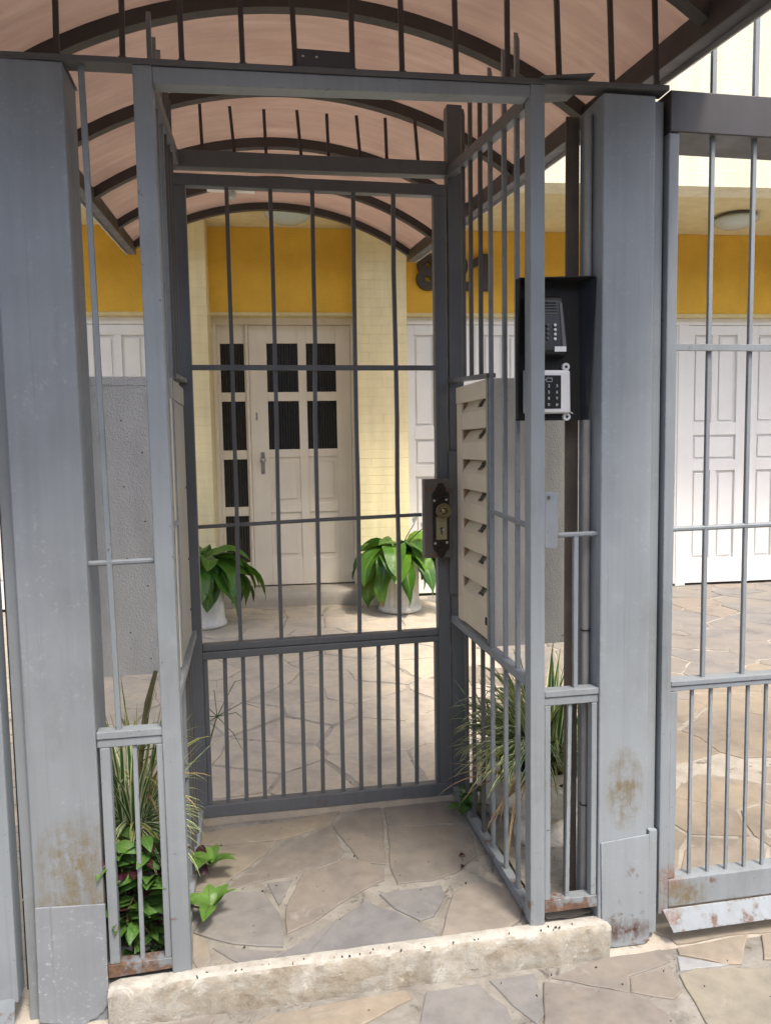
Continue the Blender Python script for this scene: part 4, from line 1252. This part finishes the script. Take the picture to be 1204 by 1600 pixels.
def arch(L, e0, e1, n, power=1.2, sway=0.0, tipfall=0.0):
    """curve in the xz plane: starts at elevation e0, ends at e1"""
    p = Vector((0, 0, 0)); out = [p.copy()]
    for i in range(n):
        t = (i + .5) / n
        e = e0 + (e1 - e0) * t ** power
        p = p + Vector((math.cos(e), sway * math.sin(t * 3), math.sin(e))) * (L / n); out.append(p.copy())
    return out


rl = random.Random(21)


def lily(label, x, y, pot_r, pot_h, n, seed, spread=1.0, flowers=0, skip=None):
    rl.seed(seed)
    t = thing('potted_plant', label, 'plant', (x, y, 0), 'world', 'leafy plants in white pots beside the front door')
    flute = lambda a, r, z: r * (1 + (.032 * math.cos(a * 20) if .06 < z < pot_h - .07 else 0))
    pr = [(pot_r * .98, .0), (pot_r * 1.10, .012), (pot_r * 1.11, .03), (pot_r * 1.03, .052), (pot_r * .99, .062), (pot_r * .97, .12), (pot_r * .99, pot_h * .6), (pot_r * 1.0, pot_h - .08), (pot_r * 1.02, pot_h - .066), (pot_r * 1.07, pot_h - .05), (pot_r * 1.08, pot_h - .01), (pot_r * 1.02, pot_h), (pot_r * .93, pot_h - .005), (pot_r * .9, pot_h - .05)]
    part(t, 'pot', MB().lathe((x, y, 0), pr, 88, flute), M['pot'], smooth=True)
    part(t, 'potting_soil', MB().lathe((x, y, pot_h - .045), [(pot_r * .9, -.01), (pot_r * .9, 0), (.01, .015)], 20), M['soil'])
    for k in range(n):
        ring = k / n
        az = k * 2.39996 + rl.uniform(-.3, .3)
        if ring < .25: L, e0, e1, w, zb, r0 = rl.uniform(.32, .42), rl.uniform(1.0, 1.4), rl.uniform(-1.3, -.5), .072, .09, .03
        elif ring < .6: L, e0, e1, w, zb, r0 = rl.uniform(.42, .54), rl.uniform(.8, 1.25), rl.uniform(-1.75, -1.2), .088, .09, .05
        else: L, e0, e1, w, zb, r0 = rl.uniform(.40, .58), rl.uniform(.3, .9), rl.uniform(-1.8, -1.3), .092, .07, .06
        L *= spread; w *= rl.uniform(.8, 1.25)
        pa = arch(L, e0, e1, 12, rl.uniform(.4, .8), rl.uniform(-.3, .3))
        ph = rl.uniform(0, 6); wv = rl.uniform(.004, .014)
        pa = [p + Vector((0, wv * math.sin(ph + i * .9) * .6, wv * math.sin(ph + i * 1.1))) for i, p in enumerate(pa)]
        wid = lambda q, w=w: max(.003, w * math.sin(math.pi * min(1, max(0, (q - .16) / .84)) ** .72) ** .8) if q > .16 else .005
        me = blade_mesh(pa, wid, M['lily'], 'leaf', rl.uniform(.12, .4), 5)
        shared(t, 'leaf', me, (x + r0 * math.cos(az), y + r0 * math.sin(az), pot_h + zb - .05), rot=(rl.uniform(-.4, .4), rl.uniform(-.15, .15), az))
    for (fx, fz) in ([(.10, .30), (.17, .26)] if flowers else []):
        pa = [Vector((fx * q, -.20 * q, fz * q ** .7)) for q in (0, .25, .5, .75, 1)]
        part(t, 'flower_stem', MB().tube([Vector((x, y, pot_h)) + p for p in pa], .004, 6), M['stem'])
        me = blade_mesh(arch(.10, 1.2, .1, 6), lambda q: max(.001, .026 * math.sin(math.pi * min(.999, q + .02))), M['flower'], 'flower', .5, 3)
        shared(t, 'flower', me, Vector((x, y, pot_h)) + pa[-1], rot=(0, 0, -1.2))
    return t


lily('big leaved green plant in a fluted white pot right of the front door', .865, 6.44, .165, .46, 52, 5, 1.06, 1)
lily('big leaved plant in a white pot left of the front door, half behind the gate', -.74, 6.16, .155, .46, 48, 17, 1.05)

GM = {}


def tuft(t, cx, cy, cz, n, Lr, wr, seed, er=(.35, 1.45), mats=('grass_leaf',), rad=.05, az_fun=None, droop=(-1.2, .1), name='blade', reach=None):
    rl.seed(seed)
    key = (Lr, wr, mats, droop)
    if key not in GM:
        GM[key] = []
        for i in range(14):
            L = rl.uniform(*Lr); e0 = er[0] + (er[1] - er[0]) * (i / 13)
            pa = arch(L, e0, e0 + (droop[0] - e0) * rl.uniform(.5, 1.0) if i < 11 else e0 - rl.uniform(.1, .6), 8, rl.uniform(1.0, 1.6), rl.uniform(-.15, .15))
            w = rl.uniform(*wr)
            GM[key].append(blade_mesh(pa, lambda q, w=w: w * (1 - q ** 3) * min(1, .45 + q * 3) + .0003, M[mats[i % len(mats)]], name, .3, 3))
    for k in range(n):
        az = az_fun(rl) if az_fun else rl.uniform(0, 2 * math.pi)
        me = rl.choice(GM[key]); q = rl.uniform(0, rad)
        s = rl.uniform(.75, 1.1)
        if reach:
            mx = max(math.hypot(v.co.x, v.co.y) for v in me.vertices)
            s = min(s, max(.25, reach(math.cos(az), math.sin(az)) / mx))
        shared(t, name, me, (cx + q * math.cos(az), cy + q * math.sin(az), cz + rl.uniform(-.02, .02)), rot=(rl.uniform(-.15, .15), rl.uniform(-.15, .15), az), scale=(s, s, s))


RR = lambda c, s: 1 / max(max(-s, 0) / .20, max(s, 0) / .5, max(c, 0) / .15, max(-c, 0) / .235, .1)
# right: variegated grass in an ornate urn
ux, uy = .872, .50
ur = thing('potted_plant', 'variegated striped grass spilling from a weathered ornate urn behind the right corner post', 'plant', (ux, uy, 0))
orn = lambda a, r, z: r * (1 + (.085 * math.sin(a * 7 + 3 * math.sin(z * 30)) + .05 * math.sin(a * 17 + z * 60) if .09 < z < .235 else .012 * math.sin(a * 9)))
up = [(.094, 0), (.1, .004), (.1, .024), (.093, .032), (.096, .045), (.088, .058), (.074, .066), (.07, .078), (.078, .086), (.1, .10), (.116, .125), (.124, .155), (.124, .19), (.118, .215), (.112, .23), (.118, .238), (.132, .246), (.136, .262), (.128, .272), (.112, .27), (.105, .24)]
part(ur, 'urn', MB().lathe((ux, uy, .008), up, 64, orn), M['urn'], smooth=True)
part(ur, 'potting_soil', MB().lathe((ux, uy, .25), [(.108, -.02), (.106, 0), (.01, .01)], 20), M['soil'])
tuft(ur, ux, uy, .31, 235, (.34, .50), (.008, .0125), 3, (.3, 1.4), ('grass_leaf',) * 5 + ('grass_yellow',), .07, reach=RR)
tuft(ur, ux + .03, uy - .02, .31, 60, (.30, .42), (.006, .009), 9, (.7, 1.5), ('grass_yellow', 'grass_leaf'), .06, None, (-1.0, .1), reach=RR)
tuft(ur, ux + .02, uy - .05, .30, 60, (.30, .42), (.006, .0095), 19, (.5, 1.4), ('grass_leaf', 'grass_leaf', 'grass_yellow'), .07, lambda r: r.uniform(-1.9, .9), (-1.3, .1), reach=RR)
tuft(ur, ux - .05, uy - .05, .25, 14, (.26, .38), (.004, .006), 13, (-.2, .6), ('dry',), .05, lambda r: r.uniform(2.6, 5.2), (-1.5, -1))
# a second, lower one behind it in a clay pot
bx, by = .80, .74
bp = thing('potted_plant', 'darker striped grass in a pale clay pot beside the right hinge post', 'plant', (bx, by, 0))
part(bp, 'pot', MB().lathe((bx, by, .006), [(.07, 0), (.075, .005), (.085, .09), (.097, .19), (.106, .2), (.106, .225), (.096, .228), (.09, .2)], 28), M['urn'], smooth=True)
tuft(bp, bx, by, .21, 75, (.30, .44), (.005, .008), 31, (.2, 1.4), ('grass_leaf',), .05, reach=lambda c, s: 1 / max(max(-c, 0) / .17, max(-s, 0) / .3, max(s, 0) / .4, max(c, 0) / .3, .1))

RL = lambda c, s: 1 / max(max(-s, 0) / .15, max(s, 0) / .5, max(c, 0) / .17, max(-c, 0) / .4, .1)
# left: variegated grass with trailing plant below it
gx, gy = -.475, .24
lg = thing('grass_clump', 'striped grass clump with thin stalks behind the left narrow panel', 'plant', (gx, gy, .014))
part(lg, 'root_stock', MB().lathe((gx, gy, .0), [(.055, .0), (.05, .16), (.035, .27), (.01, .30)], 12), M['soil'])
tuft(lg, gx, gy, .31, 150, (.30, .46), (.0075, .0115), 41, (.0, 1.4), ('grass_leaf',) * 4 + ('grass_yellow',), .045, reach=RL)
tuft(lg, gx, gy + .05, .42, 26, (.26, .34), (.0028, .0042), 43, (.6, 1.5), ('grass_yellow', 'grass_leaf'), .05, reach=RL)
tuft(lg, gx + .02, gy, .40, 16, (.2, .3), (.003, .005), 47, (.3, 1.3), ('dry',), .05, reach=RL)
part(lg, 'stalk', MB().tube([(-.47, .25, .3), (-.455, .27, .5), (-.43, .30, .66), (-.405, .32, .75)], [.011, .010, .009, .006], 8), M['stem'])
for a, b, c in (((-.45, .27, .53), (-.38, .22, .60), (-.30, .18, .585)), ((-.45, .27, .53), (-.40, .20, .56), (-.345, .12, .53)), ((-.45, .26, .50), (-.41, .17, .55), (-.40, .10, .52)), ((-.45, .27, .53), (-.47, .2, .59), (-.50, .12, .58))):
    part(lg, 'stalk', MB().tube([a, b, c], [.002, .0016, .0008], 5), M['stem'])

# thin papyrus-like stalk at the left gate stile
py = thing('papyrus_stalk', 'thin umbrella stalk of fine leaves growing through the gate at its left stile', 'plant', (-.33, 1.02, .0))
part(py, 'stem', MB().tube([(-.36, 1.05, .0), (-.32, 1.0, .2), (-.262, .93, .385)], [.003, .0025, .0018], 6), M['stem'])
for k in range(9):
    a = k * .698 + .3; L = .17 + .05 * math.sin(k * 2.1)
    part(py, 'leaf', MB().tube([(-.262, .93, .385), (-.262 + L * .6 * math.cos(a), .93 + .05 * math.sin(k), .385 + L * .55 * math.sin(a) + .02), (-.262 + L * math.cos(a), .93 + .07 * math.sin(k), .385 + L * .8 * math.sin(a) - .02)], [.0018, .0015, .0006], 5), M['tr_green'])

# trailing purple and green leaves
tp = thing('trailing_plant', 'trailing plant with purple and green leaves spilling under the left corner post', 'plant', (-.46, .16, .014))


def ovate(L, w, mat, n=6):
    return blade_mesh(arch(L, .35, -.55, n), lambda q: max(.0012, w * math.sin(math.pi * min(.999, q * .96 + .02) ** .8)), mat, 'leaf', .28, 3)


TG = [ovate(.062 + .006 * i, .0165 + .001 * i, M['tr_green']) for i in range(4)]
TP = [ovate(.055 + .006 * i, .017 + .001 * i, M['tr_purple']) for i in range(3)]
rl.seed(77)
for k in range(26):
    bx0, by0 = rl.uniform(-.50, -.40), rl.uniform(.11, .27); h = rl.uniform(.06, .40)
    dx, dy = rl.uniform(-.04, .05), rl.uniform(-.13, -.03)
    st = [Vector((bx0, by0, .01)), Vector((bx0 + dx * .4, by0 + dy * .3, h * .6)), Vector((bx0 + dx, max(.06, by0 + dy), h)), Vector((bx0 + dx * 1.4, max(.055, by0 + dy * 1.4), h * .86))]
    part(tp, 'stem', MB().tube(st, .003, 5), M['stem'])
    for j in range(8):
        q = (j + .6) / 8; seg = min(2, int(q * 3)); p = st[seg].lerp(st[seg + 1], q * 3 - seg)
        pur = rl.random() < (.36 if h > .2 and q < .9 else .08)
        shared(tp, 'leaf', rl.choice(TP if pur else TG), p, rot=(rl.uniform(-.5, .5), rl.uniform(-.4, .3), -1.57 + rl.uniform(-1.7, 1.7)))
for (sx, sy, sz, n, sd) in ((-.275, .452, .055, 8, 1), (-.268, .225, .045, 6, 2)):
    rl.seed(sd)
    st = [Vector((-.40, sy + .02, .06)), Vector((-.335, sy + .01, .065)), Vector((sx, sy, sz))]
    part(tp, 'stem', MB().tube(st, .003, 5), M['stem'])
    for j in range(n):
        az = -.2 + j * 6.28 / n * .86 + rl.uniform(-.3, .3)
        me = ovate(rl.uniform(.075, .10), rl.uniform(.021, .027), M['sprig'])
        shared(tp, 'leaf', me, (sx, sy, sz + .003 * j), rot=(rl.uniform(-.3, .3), -rl.uniform(.1, .75), az))
for p in ((-.318, .50, .10), (-.312, .45, .07)):
    shared(tp, 'leaf', TP[1], p, rot=(.9, .5, -.8), scale=(.8, 1.1, 1))
# small sprig at the right hinge post
sp = thing('seedling', 'small bright green sprig on the floor at the right hinge post', 'plant', (.655, .70, .01))
rl.seed(5)
for (x, y, z) in ((.635, .69, .045), (.66, .66, .06), (.672, .72, .08)):
    part(sp, 'stem', MB().tube([(.675, .70, .008), (x, y, z)], .0025, 5), M['stem'])
    for j in range(6):
        shared(sp, 'leaf', rl.choice(TG), (x, y, z), rot=(rl.uniform(-.4, .4), -rl.uniform(-.1, .8), j * 1.05 + rl.uniform(-.3, .3)))
for o in bpy.data.objects:
    if o.name.startswith('leaf') and o.parent and o.parent.name.startswith('seedling'): o.data = o.data
# dirt specks along the kerb's upper front edge and in the corners of the floor
ds = MB(); rl.seed(12)
for k in range(85):
    if k < 32: u, v, z = rl.uniform(-.30, .80), -.024 + rl.uniform(-.008, .012), .0225
    elif k < 60: u, v, z = rl.uniform(-.3, .62), rl.uniform(.02, .8), .0085
    else: u, v, z = rl.uniform(-.3, 1.5), rl.uniform(-.30, -.06), -.081
    a = rl.uniform(0, 3.1); L, w = rl.uniform(.0008, .0035), rl.uniform(.0005, .0012)
    ca, sa = math.cos(a), math.sin(a)
    q = [(u + L * ca * i - w * sa * j, v + L * sa * i + w * ca * j) for i, j in ((-1, -1), (1, -1), (1, 1), (-1, 1))]
    ds.hexa([(x, y, z - .004) for x, y in q] + [(x, y, z + .0012) for x, y in q])
o = bpy.data.objects.new('dirt_specks', ds.mesh('dirt_specks')); COL.objects.link(o); o.location = W(0, 0, 0); o.rotation_euler = (0, 0, TH)
o['kind'] = 'stuff'; o['label'] = 'dark dirt specks lying along the kerb edge and on the paving'
finish(o, M['soil'])
# fallen dry leaves on the entry floor
rl.seed(8)
for i, (u, v, lab) in enumerate(((.545, .42, 'curled dark dry leaf on the floor, farther from the kerb'), (.535, .345, 'dark dry leaf scrap on the floor, nearer the kerb'))):
    m_ = blade_mesh(arch(.024, .5, -.9, 4), lambda q: .008 * math.sin(math.pi * min(.99, q + .05)), M['tr_purple'], 'dry_leaf', .5, 3)
    o = bpy.data.objects.new('dry_leaf', m_); COL.objects.link(o); o.location = W(u, v, .014); o.rotation_euler = (0, 0, 1.1 * i)
    o['label'] = lab; o['category'] = 'leaf'
